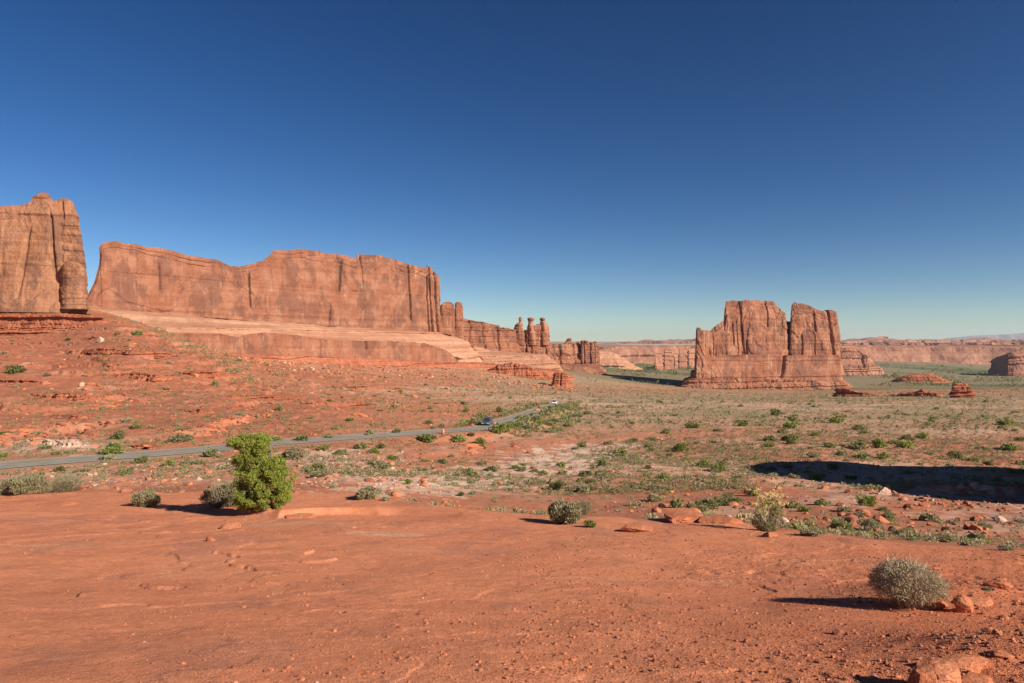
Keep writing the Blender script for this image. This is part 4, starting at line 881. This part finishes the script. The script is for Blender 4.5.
# column, base row, width in the picture, kind
SH_L = [
 (692,428,14,'G'),(743,426,13,'G'),(791,428.5,15,'G'),(587,414.5,10,'O'),(568,425,7,'O'),(665.6,434,10,'G'),(620,456.5,16,'G'),(648,447.5,10,'G'),(651.6,451,8,'G'),(682,452,16,'G'),(629,444,7,'G'),(560,467.5,11,'G'),(556.5,489.5,20,'D'),(580.6,482,9,'G'),(602,466,11,'G'),(602,474.5,13,'O'),(592,484,10,'O'),(703.7,467,13,'G'),(717.7,471.5,18,'G'),(663,480,14,'G'),(752,496,17,'D'),(728,505,30,'O'),(708,508,26,'O'),(677,507.5,17,'O'),(697,511.5,22,'O'),(636,506,14,'S'),(654,501,20,'S'),(585.7,491,22,'S'),(791,441.5,20,'O'),(770,441.5,16,'O'),(768.5,447,12,'G'),(756,460,7,'G'),(794,507.5,14,'O'),
 (459.5,441.5,17,'G'),(480,444.5,14,'G'),(471,436.5,9,'D'),(483,423.8,9,'G'),(498.4,433,16,'G'),(500,412,10,'G'),(522,421,7,'Y'),(540,424,11,'G'),(528,430,9,'O'),(514,427,13,'G'),(569,427,8,'O'),(542.5,475,9,'O'),(522,471,9,'O'),(452,457,6,'O'),(472,495,10,'S'),(460.5,496,8,'D'),(442,428,6,'O'),(466.6,412,8,'G'),(634,442,10,'O'),
 (744,426,8,'G'),(837,423,13,'G'),(792.7,420,12,'O'),(859,429.5,14,'O'),(776,415,10,'O'),(816,436,9,'G'),(784,433,12,'O'),(830,447,12,'G'),(842.6,446,9,'O'),(858,449,16,'O'),(880,447.5,16,'G'),(895,444,14,'G'),(906,448,14,'G'),(908,440,12,'O'),(923,439,12,'G'),(883,458.5,12,'G'),(862,458.5,16,'O'),(842.6,456,12,'O'),(953.5,458,14,'O'),(1006,425,14,'G'),(1010,450,15,'G'),(1020,441,12,'O'),(973,461,14,'O'),(1021,465,12,'O'),
 (867.6,506,20,'G'),(823,505,15,'G'),(805,511.5,14,'G'),(813.5,535,25,'S'),(841,533,28,'O'),(871.7,530.5,25,'S'),(887,522,24,'O'),(844,511.5,16,'S'),(859,517,12,'S'),(884,511.5,12,'O'),(903.6,535,20,'S'),(945,542,20,'S'),(968.8,546,14,'S'),(1005,550,16,'S'),(931,521,18,'S'),(977,539,16,'S'),(984,528,14,'S'),(1018.7,522.5,10,'S'),(912,540,16,'S'),
 (15,373,17,'D'),(119,439,14,'D'),(112.5,454,27,'G'),(45,449,13,'O'),(56,455,10,'O'),(71,453,12,'O'),(1,435,9,'G'),(36,436,12,'S'),(137.5,428,12,'O'),(181,431,11,'S'),(180,441,20,'S'),(211,456.5,16,'O'),(117.5,335,7,'O'),(137.5,335,10,'G'),(142,463,15,'O'),(108,460,12,'S'),
(2,492,16,'S'),(590,527,15,'G'),
 (276,441,12,'G'),(302,440.5,16,'D'),(329,438,10,'O'),(336,430,9,'O'),(369,435,11,'O'),(396,433,9,'O'),(428.7,424,9,'O'),(310,419,8,'O'),(279,410,9,'G'),(427.5,441.5,17,'G'),(374,453,12,'G'),(360,449,15,'O'),(320,476,20,'S'),(292.5,459,25,'S'),(379,466,14,'S'),(405,484,14,'O'),(367.5,498,26,'S'),(330,488,12,'S'),(385,500.5,10,'S'),(434,428.7,7,'O'),(442,427,7,'O'),
 (988,590,10,'S'),(520,419,9,'O'),(534,416,9,'G'),(546,413,9,'O'),(508,425,8,'O'),(549,409,8,'D'),(561,408.5,9,'G'),(527,417.5,7,'O'),(541,409,7,'O')]
def ordinal(i):
    T = ['first', 'second', 'third', 'fourth', 'fifth', 'sixth', 'seventh', 'eighth', 'ninth', 'tenth', 'eleventh', 'twelfth', 'thirteenth', 'fourteenth', 'fifteenth', 'sixteenth', 'seventeenth', 'eighteenth', 'nineteenth', 'twentieth', 'twenty-first', 'twenty-second', 'twenty-third', 'twenty-fourth']
    return T[i]
def zone(px, py):
    if py > 560: return 'by the rock at the right edge'
    if px < 330 and py < 428: return 'on left hillside above road'
    if px < 560 and py < 447: return 'along the road'
    if px < 330: return 'on bank beside road at left'
    if px < 560: return 'on pale flat below the road'
    if px < 735 and py > 460: return 'in hollow behind the slab'
    if px < 735: return 'on plain left of great tower'
    if py < 470: return 'on plain beyond big shadow'
    return 'between big shadow and slab'
AD = {'sage': 'low grey-green sagebrush', 'olive': 'dull olive rounded shrub', 'green': 'bright green leafy shrub', 'dkgreen': 'dark green dense shrub', 'orange': 'orange-flowered shrub', 'dry': 'dry shrub'}
GR = {}
for it in SH_L: GR.setdefault((KN[it[3]], zone(it[0], it[1])), []).append(it)
for (kind, zn), its in GR.items():
    its.sort(key=lambda a: a[0])
    for i, (px, py, wpx, _) in enumerate(its):
        x, y, z = ray_hit(px, py); s = wpx * y / F
        lod = 1 if wpx >= 20 else 2
        var = (i * 7 + int(px)) % 4
        lab = AD[kind] + ' ' + zn + (('' if len(its) == 1 else ', the ' + ordinal(i) + ' of its kind there from left'))
        lab = lab.replace(', the ', ', ').replace(' of its kind there from left', ' from left')
        if lod == 1:
            r = empty(NM[kind], (x, y, z - 0.02 * s), random.uniform(0, 6.28)); me = shrub_me(kind, var, lod)
            f = link('foliage', me, r); st = link('stems', MESHES[(kind, var, lod, 's')], r)
        else:
            r = link(NM[kind], shrub_me(kind, var, lod), None, (x, y, z - 0.03 * s)); r.rotation_euler = (0, 0, random.uniform(0, 6.28))
        r.scale = (s * 1.05, s * random.uniform(0.8, 1.3), s * random.uniform(0.62, 0.95))
        tag(r, lab, 'shrub', NM[kind].replace('_', ' ') + 's ' + zn if len(its) > 1 else None)
# small individual shrubs that fill the valley: nothing tells them apart
for kind, n, seed in (('olive', 75, 1), ('green', 45, 2), ('sage', 70, 3), ('dkgreen', 22, 4)):
    rg = np.random.default_rng(50 + seed); c = 0
    while c < n:
        t = rg.uniform(-0.76, 0.76); D = math.exp(rg.uniform(math.log(75), math.log(420))); x = t * D
        if fbm2(np.array([x / 30]), np.array([D / 16]), 3, 71 + seed)[0] < rg.uniform(-0.4, 0.35): continue
        rd = road_dist(np.array([x]), np.array([D]))[0][0]
        if rd < 7: continue
        if CX + F * t < 300 and kind in ('green', 'dkgreen') and rg.random() < 0.75: continue
        s = rg.uniform(0.9, 1.9) * (1 + D / 700)
        o = link(NM[kind], shrub_me(kind, c % 4, 3 if D > 180 else 2), None, (x, D, float(ground_z(x, D)[0]) - 0.03)); o.scale = (s * rg.uniform(0.9, 1.5), s, s * rg.uniform(0.5, 0.9)); o.rotation_euler = (0, 0, rg.uniform(0, 6.28))
        tag(o, 'one of the small ' + {'olive': 'dull olive', 'green': 'bright green', 'sage': 'grey-green', 'dkgreen': 'dark green'}[kind] + ' shrubs sprinkled across the valley floor', 'shrub', 'small ' + NM[kind].replace('_', ' ') + 's across the valley'); c += 1

# ground-hugging scrub, past counting
def scrub(name, label, n, Dr, tl, size, seed, nl, dens, mats, w_, lf=0.26):
    rg = np.random.default_rng(seed)
    D = np.exp(rg.uniform(math.log(Dr[0]), math.log(Dr[1]), n)); t = rg.uniform(tl[0], tl[1], n); x = t * D
    px = CX + F * t
    z0 = ground_z(x, D, False); py = CY - z0 / D * F
    den = dens(x, D, px, py); k = rg.random(n) < den
    rd, _ = road_dist(x, D); k &= (rd > 4.6) & (D > slab_edge(px) + 1.5)
    x = x[k]; D = D[k]; z = ground_z(x, D); m = len(x)
    s = size * np.exp(rg.normal(0, 0.35, m)) * (1 + D / 500.0)
    tv = []
    for q in range(8):
        v, f = leaves((0, 0, 0.22), nl, (0.5, 0.5, 0.3), lf, np.random.default_rng(seed + q), 0.35, 0.6, 1.1); v[:, 2] = np.maximum(v[:, 2], -0.02); tv.append(v)
    tv = np.array(tv); idx = rg.integers(0, 8, m); a = rg.uniform(0, 6.28, m)
    B = tv[idx] * s[:, None, None]
    X = B[:, :, 0] * np.cos(a)[:, None] - B[:, :, 1] * np.sin(a)[:, None] + x[:, None]; Y = B[:, :, 0] * np.sin(a)[:, None] + B[:, :, 1] * np.cos(a)[:, None] + D[:, None]; Z = B[:, :, 2] * rg.uniform(0.7, 1.2, m)[:, None] + z[:, None]
    V = np.stack([X, Y, Z], -1).reshape(-1, 3); Fa = np.arange(len(V)).reshape(-1, 4)
    mi = np.repeat(rg.choice(len(mats), m, p=w_), nl)
    tag(link(name, mesh_from(name, V, Fa, [M[q] for q in mats], mi)), label, None, kind='stuff')
def dens_v(x, D, px, py):
    base = 0.16 + 0.5 * sstep(-0.15, 0.35, fbm2(x / 26, D / 13, 3, 71)) + 0.2 * sstep(0, .3, fbm2(x / 7, D / 5, 3, 72))
    base = base * (0.45 + 0.55 * sstep(300, 480, px))
    hill = (px < 300) & (D > 112); base = np.where(hill, base * 1.1 + 0.16, base)
    for ax, ay, rx, ry, k in ((470, 457, 95, 11, .8), (545, 446, 80, 8, .8), (530, 468, 75, 10, .75), (640, 437, 80, 3.5, .6), (900, 515, 70, 12, .7), (860, 474, 110, 13, .75), (800, 486, 70, 10, .7), (660, 522, 100, 10, .6)):
        q = ((px - ax) / rx) ** 2 + ((py - ay) / ry) ** 2; base = base * (1 - k * (1 - sstep(0.6, 1.2, q)))
    for ax, ay, rx, ry in ((640, 490, 120, 16), (690, 455, 110, 14), (800, 440, 120, 14), (560, 420, 120, 12), (960, 450, 80, 12)):
        q = ((px - ax) / rx) ** 2 + ((py - ay) / ry) ** 2; base = base + 0.35 * (1 - sstep(0.3, 1.2, q))
    return np.clip(base, 0, 1)
def dens_n(x, D, px, py): return dens_v(x, D, px, py) * 0.55
scrub('near_scrub', 'fine grey-green tufts just beyond the slab rim', 6500, (17, 78), (-0.78, 0.80), 0.27, 299, 90, dens_n, ['sage', 'olive', 'green', 'twig'], [0.56, 0.30, 0.03, 0.11], 0.12)
scrub('low_scrub', 'grey-green knee-high scrub dotting the near valley floor', 40000, (72, 190), (-0.78, 0.80), 0.34, 301, 26, dens_v, ['sage', 'olive', 'green', 'twig'], [0.56, 0.32, 0.03, 0.09], 0.20)
scrub('far_scrub', 'olive scrub covering the plain towards the great tower', 44000, (190, 1100), (-0.6, 0.80), 0.50, 302, 12, dens_v, ['sage', 'olive', 'dkgreen', 'green'], [0.38, 0.40, 0.12, 0.10])
def dens_road(x, D, px, py):
    rd, _ = road_dist(x, D); return (rd < 15) * 0.85 * sstep(-0.25, 0.2, fbm2(x / 7, D / 9, 3, 222)) * np.where(x > np.interp(D, RD[:, 1], RD[:, 0]), 1.0, 0.45)
scrub('roadside_scrub', 'olive and green brush crowding the far bend of the road', 2600, (150, 330), (-0.08, 0.10), 1.15, 306, 60, dens_road, ['sage', 'olive', 'dkgreen', 'green'], [0.36, 0.38, 0.10, 0.16], 0.14)
def dens_far(x, D, px, py): return 0.8 * sstep(-0.1, 0.3, fbm2(x / 200, D / 120, 3, 88)) * sstep(590, 640, px)
scrub('valley_thicket', 'green thickets on the far flat behind the great tower', 7000, (1100, 2900), (0.1, 0.80), 1.3, 303, 10, dens_far, ['olive', 'dkgreen', 'green'], [0.45, 0.4, 0.15])
def dens_crest(x, D, px, py): return 0.7 * (1 - sstep(4, 42, np.abs(px + 30 * fbm2(x / 20, D / 20, 2, 5) - np.interp(D, [240, 300, 345], [245, 205, 140]))))
scrub('crest_scrub', 'grey-green brush along the crest of the left hill', 2600, (235, 350), (-0.62, -0.38), 0.75, 304, 20, dens_crest, ['sage', 'olive', 'green'], [0.6, 0.3, 0.1], 0.16)

def litter():
    rg = np.random.default_rng(77); n = 150; V = []; Fa = []; o = 0
    D = np.exp(rg.uniform(math.log(3.6), math.log(24), n)); t = rg.uniform(-0.8, 0.85, n); x = t * D
    x = rg.normal(4.4, 0.55, n); D = rg.normal(7.75, 0.35, n); z = ground_z(x, D)
    for i in range(n):
        a = rg.uniform(0, 6.28); L_ = rg.uniform(0.02, 0.07); w_ = 0.0016 * (1 + D[i] * 0.08); b = a + rg.normal(0, 0.5)
        P = [np.array([x[i], D[i], z[i] + 0.006]), np.array([x[i] + math.cos(a) * L_, D[i] + math.sin(a) * L_, z[i] + 0.012 + rg.uniform(0, .02)]), np.array([x[i] + math.cos(a) * L_ + math.cos(b) * L_, D[i] + math.sin(a) * L_ + math.sin(b) * L_, z[i] + 0.006])]
        for p_ in P:
            for m in range(3): V.append(p_ + np.array([math.cos(m * 2.094) * w_, math.sin(m * 2.094) * w_, (m - 1) * w_]))
        for q in range(2):
            for m in range(3): Fa.append([o + q * 3 + m, o + q * 3 + (m + 1) % 3, o + (q + 1) * 3 + (m + 1) % 3, o + (q + 1) * 3 + m])
        o += 9
    tag(link('dead_twigs', mesh_from('dead_twigs', np.array(V), np.array(Fa), M['twig'])), 'dead twigs and litter lying round the dry bush', None, kind='stuff')
litter()
# --- named plants near the viewpoint
def big_sage(px, py, wpx, hpx, label, seed, kind='sage', n=7000):
    x, y, z = ray_hit(px, py); W = wpx * y / F; H = hpx * y / F; rg = np.random.default_rng(seed)
    r = empty('sagebrush', (x, y, z - 0.03)); P = []
    lob = max(6, int(wpx / 4))
    for k in range(lob):
        cx = rg.uniform(-0.5, 0.5) * W * 0.82; cy = rg.uniform(-0.5, 0.5) * min(W, H * 2.2) * 0.8; rr = H * rg.uniform(0.30, 0.46); hh = H * rg.uniform(0.35, 0.62) * (1 - 0.5 * (2 * cx / W) ** 2)
        P.append(leaves((cx, cy, hh), n // lob, (rr, rr, rr), 0.030, rg, 0.3, 1.2, 2.2))
    V, Fa = cat_m(P); V[:, 2] = np.maximum(V[:, 2], 0)
    link('foliage', mesh_from('foliage', V, Fa, M[kind]), r)
    Vs, Fs = stems(160, 0.5, H * 1.02, rg, 0.008); Vs[:, 0] *= W; Vs[:, 1] *= min(W, H * 2.2); link('stems', mesh_from('stems', Vs, Fs, M['twig']), r)
    return tag(r, label, 'shrub', 'grey bushes along the rim of the slab')
big_sage(20, 494, 42, 21, 'grey sagebrush at the far left rim of the slab', 11)
big_sage(69, 491, 58, 20, 'widest grey sagebrush on the slab rim at left', 12, n=9000)
big_sage(221, 508, 38, 29, 'grey bush half shaded just left of the juniper', 13)
big_sage(563, 523, 34, 22, 'round grey bush on the slab rim near the centre', 14, n=6000)
big_sage(583, 515, 20, 17, 'smaller grey bush behind the round one on the centre rim', 15, n=4000)

big_sage(149, 506, 25, 19, 'small pale dry bush alone on the slab, left of the juniper', 16, kind='sage', n=4000)
def juniper():
    x, y, z = ray_hit(262, 508.5); k = y / F; rg = np.random.default_rng(5)
    r = empty('juniper_tree', (x, y, z - 0.05))
    # limbs
    limbs = [[(0, 0, 0), (-0.10, 0.05, 0.5), (-0.05, 0, 1.1), (-0.25, 0, 1.7), (-0.5, 0, 2.3)], [(-0.1, 0.05, 0.4), (0.25, -0.15, 0.8), (0.5, -0.1, 1.2)], [(-0.05, 0, 1.1), (0.2, 0.2, 1.6), (0.1, 0.1, 2.2)], [(0, 0, 0.2), (-0.4, -0.2, 0.5), (-0.6, -0.1, 0.9)], [(0, 0, 0.3), (0.5, 0.1, 0.5), (0.8, 0.0, 0.9)], [(-0.25, 0, 1.7), (-0.7, 0.05, 2.0), (-1.0, 0.0, 2.2)]]
    V = []; Fa = []; o = 0
    for li, L_ in enumerate(limbs):
        P = catmull(np.array(L_, float), 5); n = len(P); th = 0.11 if li == 0 else 0.055
        for i, p in enumerate(P):
            t_ = th * (1 - 0.8 * i / (n - 1))
            for m in range(7): b = m * 0.8976; q = 1 + 0.25 * math.sin(3 * b + i * .3); V.append(p + np.array([math.cos(b) * t_ * q, math.sin(b) * t_ * q, 0]))
        for i in range(n - 1):
            for m in range(7): Fa.append([o + i * 7 + m, o + i * 7 + (m + 1) % 7, o + (i + 1) * 7 + (m + 1) % 7, o + (i + 1) * 7 + m])
        o += 7 * n
    link('trunk', mesh_from('trunk', np.array(V), np.array(Fa), M['bark'], smooth=True), r)
    # crown lobes in columns and rows of the photo: centre, half width, half height, depth
    lob = [(247, 441, 14, 8), (236, 440, 7, 6), (262, 443, 8, 9), (256, 452, 13, 9), (247, 456, 10, 8), (240, 462, 6, 7), (262, 464, 9, 8), (245, 478, 10, 10), (258, 474, 13, 11), (275, 468, 12, 11), (283, 480, 10, 11), (268, 486, 15, 12), (250, 492, 12, 12), (285, 493, 8, 10), (272, 499, 15, 8), (256, 502, 13, 7), (240, 500, 6, 6), (243, 503, 7, 5), (278, 472, 9, 9)]
    P = []; rs = np.random.default_rng(9)
    for (cx, cy, hw, hh) in lob:
        lx = (cx - 262) * k; lz = (508.5 - cy) * k; a = hw * k; b = hh * k
        nb = int(7 + 34 * a * b / (0.4 * 0.35))
        for _ in range(nb):
            d = rs.normal(size=3); d /= np.linalg.norm(d); rr = rs.uniform(0.45, 1.0) ** 0.5
            c = np.array([lx, 0, lz]) + d * rr * np.array([a * 0.92, (a * 0.8 + 0.25), b * 0.95])
            s = rs.uniform(0.07, 0.135)
            P.append(leaves(c, int(130 * s / 0.1), (s, s, s * 0.9), 0.020, rs, 0.2, 0.9, 2.0))
    V, Fa = cat_m(P); V[:, 2] = np.maximum(V[:, 2], 0.02); link('crown', mesh_from('crown', V, Fa, M['juniper']), r)
    tag(r, 'lone bright green juniper on the rim of the red slab', 'tree')
juniper()

def dry_bush():
    x, y, z = ray_hit(906, 606); k = y / F; rg = np.random.default_rng(3)
    r = empty('dry_bush', (x, y, z - 0.03)); R = 31 * k; H = 48 * k
    Vs, Fs = stems(900, R, H, rg, 0.0028, 7); P = [(Vs, Fs)]
    # side twigs near the shell
    n = 6500; d = rg.normal(size=(n, 3)); d[:, 2] = np.abs(d[:, 2]) * 0.95 - 0.12; d /= np.linalg.norm(d, axis=1)[:, None]
    q = rg.uniform(0.45, 1.0, n) ** 0.5; lump = 1 + 0.20 * fbm3(d[:, 0] * 2.2 + 7, d[:, 1] * 2.2, d[:, 2] * 2.2, 3, 18)
    p = d * (q * lump)[:, None] * np.array([R, R, H * 0.55]) * np.column_stack([1 + 0.45 * np.maximum(0, -d[:, 2]), 1 + 0.45 * np.maximum(0, -d[:, 2]), np.ones(n)]) + np.array([0.02, 0, H * 0.42])
    ax = d * 0.7 + rg.normal(size=(n, 3)) * 0.75 + np.array([0, 0, .25]); ax /= np.linalg.norm(ax, axis=1)[:, None]; b = np.cross(ax, rg.normal(size=(n, 3))); b /= np.linalg.norm(b, axis=1)[:, None]
    Lh = rg.uniform(0.02, 0.07, n)[:, None] * np.where(rg.random((n, 1)) < 0.04, 2.2, 1.0); wd = 0.0020
    V = np.stack([p - b * wd, p + b * wd, p + b * wd * 0.5 + ax * Lh, p - b * wd * 0.5 + ax * Lh], 1).reshape(-1, 3); V[:, 2] = np.maximum(V[:, 2], 0.01)
    P.append((V, np.arange(4 * n).reshape(-1, 4)))
    V, Fa = cat_m(P); link('stems', mesh_from('stems', V, Fa, M['twigpale']), r)
    n = 15000; i = rg.integers(0, 6500, n); p2 = p[i] + ax[i] * Lh[i] * rg.random((n, 1)); p2[:, 2] = np.maximum(p2[:, 2], 0.02)
    a2 = rg.normal(size=(n, 3)); a2 /= np.linalg.norm(a2, axis=1)[:, None]; b2 = np.cross(a2, rg.normal(size=(n, 3))); b2 /= np.linalg.norm(b2, axis=1)[:, None]; s = rg.uniform(0.004, 0.0085, n)[:, None]
    V = np.stack([p2 - b2 * s * .5, p2 + b2 * s * .5, p2 + b2 * s * .4 + a2 * s * 1.8, p2 - b2 * s * .4 + a2 * s * 1.8], 1).reshape(-1, 3)
    link('foliage', mesh_from('foliage', V, np.arange(4 * n).reshape(-1, 4), M['dry']), r)
    tag(r, 'round dry straw-grey bush on the red gravel at lower right', 'bush')
dry_bush()

def yellow_bush():
    x, y, z = ray_hit(766, 531); k = y / F; rg = np.random.default_rng(4)
    r = empty('yellow_bush', (x, y, z - 0.03))
    link('foliage', mesh_from('foliage', *leaves((0.0, 0, 9 * k), 2600, (13 * k, 12 * k, 10 * k), 0.020, rg, 0.3, 1.2, 2.2), M['sage']), r)
    g = cat_m([leaves((rg.uniform(-9, 12) * k, rg.uniform(-8, 8) * k, rg.uniform(15, 31) * k), 90, (4 * k, 4 * k, 4 * k), 0.018, rg, 0.2, 1.0, 1.9) for _ in range(16)])
    f = link('upper_leaves', mesh_from('upper_leaves', *g, M['olive']), r)
    Vs, Fs = stems(90, 19 * k, 44 * k, rg, 0.006, 6); link('stems', mesh_from('stems', Vs, Fs, M['twigpale']), r)
    fl = cat_m([leaves((rg.uniform(-14, 17) * k, rg.uniform(-10, 10) * k, rg.uniform(20, 43) * k), 16, (2.2 * k, 2.2 * k, 2.0 * k), 0.020, rg, 0.1, 0.5, 1.2) for _ in range(60)])
    link('flowers', mesh_from('flowers', *fl, M['yellow']), r)
    tag(r, 'tall spindly bush with pale yellow flowers on the slab rim', 'bush')
yellow_bush()

# ------------------------------------------------------------------ vehicles and roadside things
def box(bm_l, cx, cy, cz, sx, sy, sz):
    V = np.array([[i, j, k] for i in (-.5, .5) for j in (-.5, .5) for k in (-.5, .5)]) * [sx, sy, sz] + [cx, cy, cz]
    Fq = np.array([[0, 1, 3, 2], [4, 6, 7, 5], [0, 4, 5, 1], [2, 3, 7, 6], [0, 2, 6, 4], [1, 5, 7, 3]]); bm_l.append((V, Fq))
def car(px, py, col, label, heading, suv):
    x, y, z = ray_hit(px, py); i = int(np.argmin(np.hypot(RD[:, 0] - x, RD[:, 1] - y))); tg = RD[min(i + 1, len(RD) - 1)] - RD[max(i - 1, 0)]; a = math.atan2(tg[1], tg[0])
    nx, ny = -math.sin(a), math.cos(a); s = -1.7 if heading > 0 else 1.7
    r = empty('parked_car', (RD[i, 0] + nx * s, RD[i, 1] + ny * s, RD[i, 2] + 0.004), a + (0 if heading > 0 else math.pi))
    mp = plain('car_paint', col, 0.3, 0.5, var=0.02); mg = plain('car_glass', (0.03, 0.035, 0.04), 0.1, 0.6); mt = plain('tyre_rubber', (0.02, 0.02, 0.02), 0.8); mh = plain('lamp_lens', (0.75, 0.75, 0.72), 0.15, 0.6); mr = plain('tail_lens', (0.4, 0.02, 0.02), 0.2, 0.6); mm = plain('rim_alloy', (0.5, 0.5, 0.5), 0.35, 0.5, 0.8)
    L, W = 4.6, 1.84; hb = 0.98 if suv else 0.88; ht = 1.70 if suv else 1.45
    # side outline of the lower body, lofted across the width with tucked edges
    out = [(-2.3, .42), (-2.28, .75), (-2.2, hb), (-1.0, hb + .04), (0.9, hb + .02), (1.7, hb - .10), (2.22, hb - .26), (2.3, .5), (2.25, .28), (-2.2, .28)]
    def across(out, wts):
        V = []; n = len(out); 
        for (yy, ins, dz) in wts:
            for (a_, b_) in out: V.append([a_ * (1 - ins), yy, b_ - dz * (b_ > 0.6)])
        Fq = []
        for q in range(len(wts) - 1):
            for m in range(n): Fq.append([q * n + m, q * n + (m + 1) % n, (q + 1) * n + (m + 1) % n, (q + 1) * n + m])
        for q in (0, len(wts) - 1):
            h = n // 2
            for m in range(h - 1): Fq.append([q * n + m, q * n + m + 1, q * n + n - 2 - m, q * n + n - 1 - m])
        return np.array(V, float), np.array(Fq)
    bm_ = across(out, [(-W / 2 + .0, .02, .06), (-W / 2 + .12, 0, 0), (W / 2 - .12, 0, 0), (W / 2, .02, .06)])
    body = link('body', mesh_from('body', *bm_, mp), r)
    t0, t1, t2, t3 = (-2.1, -1.85, 0.35, 1.15) if suv else (-1.75, -1.05, 0.25, 1.15)
    cab = [(t0, hb), (t1, ht - .04), (t1 + .25, ht), (t2 - .2, ht), (t2, ht - .05), (t3, hb)]
    V, Fq = across(cab, [(-W / 2 + .20, .02, .0), (-W / 2 + .26, 0, 0), (W / 2 - .26, 0, 0), (W / 2 - .20, .02, 0)]); link('windows', mesh_from('windows', V, Fq, mg), r)
    P = []; box(P, (t1 + t2) / 2, 0, ht + .012, (t2 - t1) * .95, W - .5, .03)
    for xx in ((t1 + .05), (t1 + t2) / 2):
        for sy in (-1, 1): box(P, xx, sy * (W / 2 - .21), (hb + ht) / 2, .09, .03, ht - hb)
    link('roof', mesh_from('roof', *cat_m(P), mp), r)
    for sx in (-1.38, 1.42):
        for sy in (-1, 1):
            an = np.linspace(0, 2 * np.pi, 20, endpoint=False)
            def disc(rad, y0, y1):
                A = np.column_stack([sx + rad * np.cos(an), np.full(20, y0), .33 + rad * np.sin(an)]); B = A.copy(); B[:, 1] = y1; C0 = np.array([[sx, y0, .33], [sx, y1, .33]])
                V = np.vstack([A, B, C0]); f = [[i_, (i_ + 1) % 20, 20 + (i_ + 1) % 20, 20 + i_] for i_ in range(20)] + [[20 + i_, 20 + (i_ + 1) % 20, 41, 41] for i_ in range(20)] + [[(i_ + 1) % 20, i_, 40, 40] for i_ in range(20)]
                return V, np.array(f)
            wv, wf = disc(.33, sy * (W / 2 - .22), sy * (W / 2 + .01)); wh = link('wheel', mesh_from('wheel', wv, wf, mt), r)
            link('rim', mesh_from('rim', *disc(.20, sy * (W / 2), sy * (W / 2 + .02)), mm), wh)
    for sy in (-1, 1):
        P = []; box(P, 2.26, sy * .66, .62, .08, .36, .14); link('headlight', mesh_from('headlight', *cat_m(P), mh), r)
        P = []; box(P, -2.27, sy * .72, .78, .07, .30, .16); link('taillight', mesh_from('taillight', *cat_m(P), mr), r)
        P = []; box(P, .75, sy * (W / 2 + .08), hb + .05, .14, .18, .12); link('mirror', mesh_from('mirror', *cat_m(P), mp), r)
    for sx, nm in ((2.3, 'front_bumper'), (-2.3, 'rear_bumper')):
        P = []; box(P, sx, 0, .42, .10, 1.7, .18); link(nm, mesh_from(nm, *cat_m(P), mt), r)
    tag(r, label, 'car')
car(489.5, 425.5, (0.06, 0.08, 0.12), 'dark blue-grey car on the road between green shrubs', -1, True)
car(555, 404.2, (0.75, 0.75, 0.74), 'tiny white vehicle far along the road between shrubs', -1, True)
def post(px, py, h, label):
    x, y, z = ray_hit(px, py); m = plain('dark_post_wood', (0.07, 0.05, 0.035), 0.9); mw = plain('reflector_face', (0.7, 0.7, 0.66), 0.4)
    r = empty('marker_post', (x, y, z - 0.05)); P = []; box(P, 0, 0, h / 2, .14, .10, h); box(P, 0, 0, h + .03, .10, .07, .06); link('post', mesh_from('post', *cat_m(P), m), r)
    P = []; box(P, 0, -.056, h - .2, .08, .012, .14); link('reflector', mesh_from('reflector', *cat_m(P), mw), r); tag(r, label, 'post')
post(208.5, 450.5, 0.95, 'short dark marker post beside the road left of the juniper')
def drum(px, py, label):
    x, y, z = ray_hit(px, py); mo = plain('red_orange_plastic', (0.62, 0.13, 0.06), 0.5); mw = plain('pale_band', (0.62, 0.40, 0.34), 0.5); mb = plain('rubber_base', (0.03, 0.03, 0.03), 0.8)
    r = empty('traffic_drum', (x, y, z)); an = np.linspace(0, 2 * np.pi, 18, endpoint=False)
    def tube(nm, zr, m):
        V = np.vstack([np.column_stack([q * np.cos(an), q * np.sin(an), np.full(18, h)]) for h, q in zr]); n = len(zr)
        f = [[i * 18 + j, i * 18 + (j + 1) % 18, (i + 1) * 18 + (j + 1) % 18, (i + 1) * 18 + j] for i in range(n - 1) for j in range(18)]
        link(nm, mesh_from(nm, V, np.array(f), m, smooth=False), r)
    tube('drum_body', [(0.05, .30), (.4, .28), (.42, .265), (.75, .25), (.77, .235), (1.02, .22), (1.06, .16), (1.10, .05), (1.10, .001)], mo)
    tube('reflective_band', [(.52, .268), (.64, .264)], mw); tube('reflective_band', [(.84, .244), (.95, .238)], mw); tube('base', [(0, .001), (0, .42), (.06, .40), (.06, .29)], mb)
    tag(r, label, 'traffic drum', 'red-orange traffic drums by the road')
drum(443, 434, 'red-orange traffic drum on the road verge, left of the dark car')
drum(494.5, 426.5, 'red-orange traffic drum just right of the dark car')

# ------------------------------------------------------------------ desert air
def haze():
    V = np.array([[i, j, k] for i in (-33000, 33000) for j in (-33000, 33000) for k in (-160, 420)], float)
    Fq = np.array([[0, 1, 3, 2], [4, 6, 7, 5], [0, 4, 5, 1], [2, 3, 7, 6], [0, 2, 6, 4], [1, 5, 7, 3]])
    m = bpy.data.materials.new('desert_air'); m.use_nodes = True; n = m.node_tree.nodes; n.remove(n['Principled BSDF'])
    v = n.new('ShaderNodeVolumePrincipled'); v.inputs['Color'].default_value = (0.75, 0.86, 1.0, 1); v.inputs['Density'].default_value = 2.2e-5; v.inputs['Anisotropy'].default_value = 0.2
    m.node_tree.links.new(v.outputs[0], n['Material Output'].inputs['Volume'])
    tag(link('haze', mesh_from('haze', V, Fq, m)), 'faint blue desert haze over the far mesas', None, kind='stuff')
HAZE = True
if HAZE: haze()
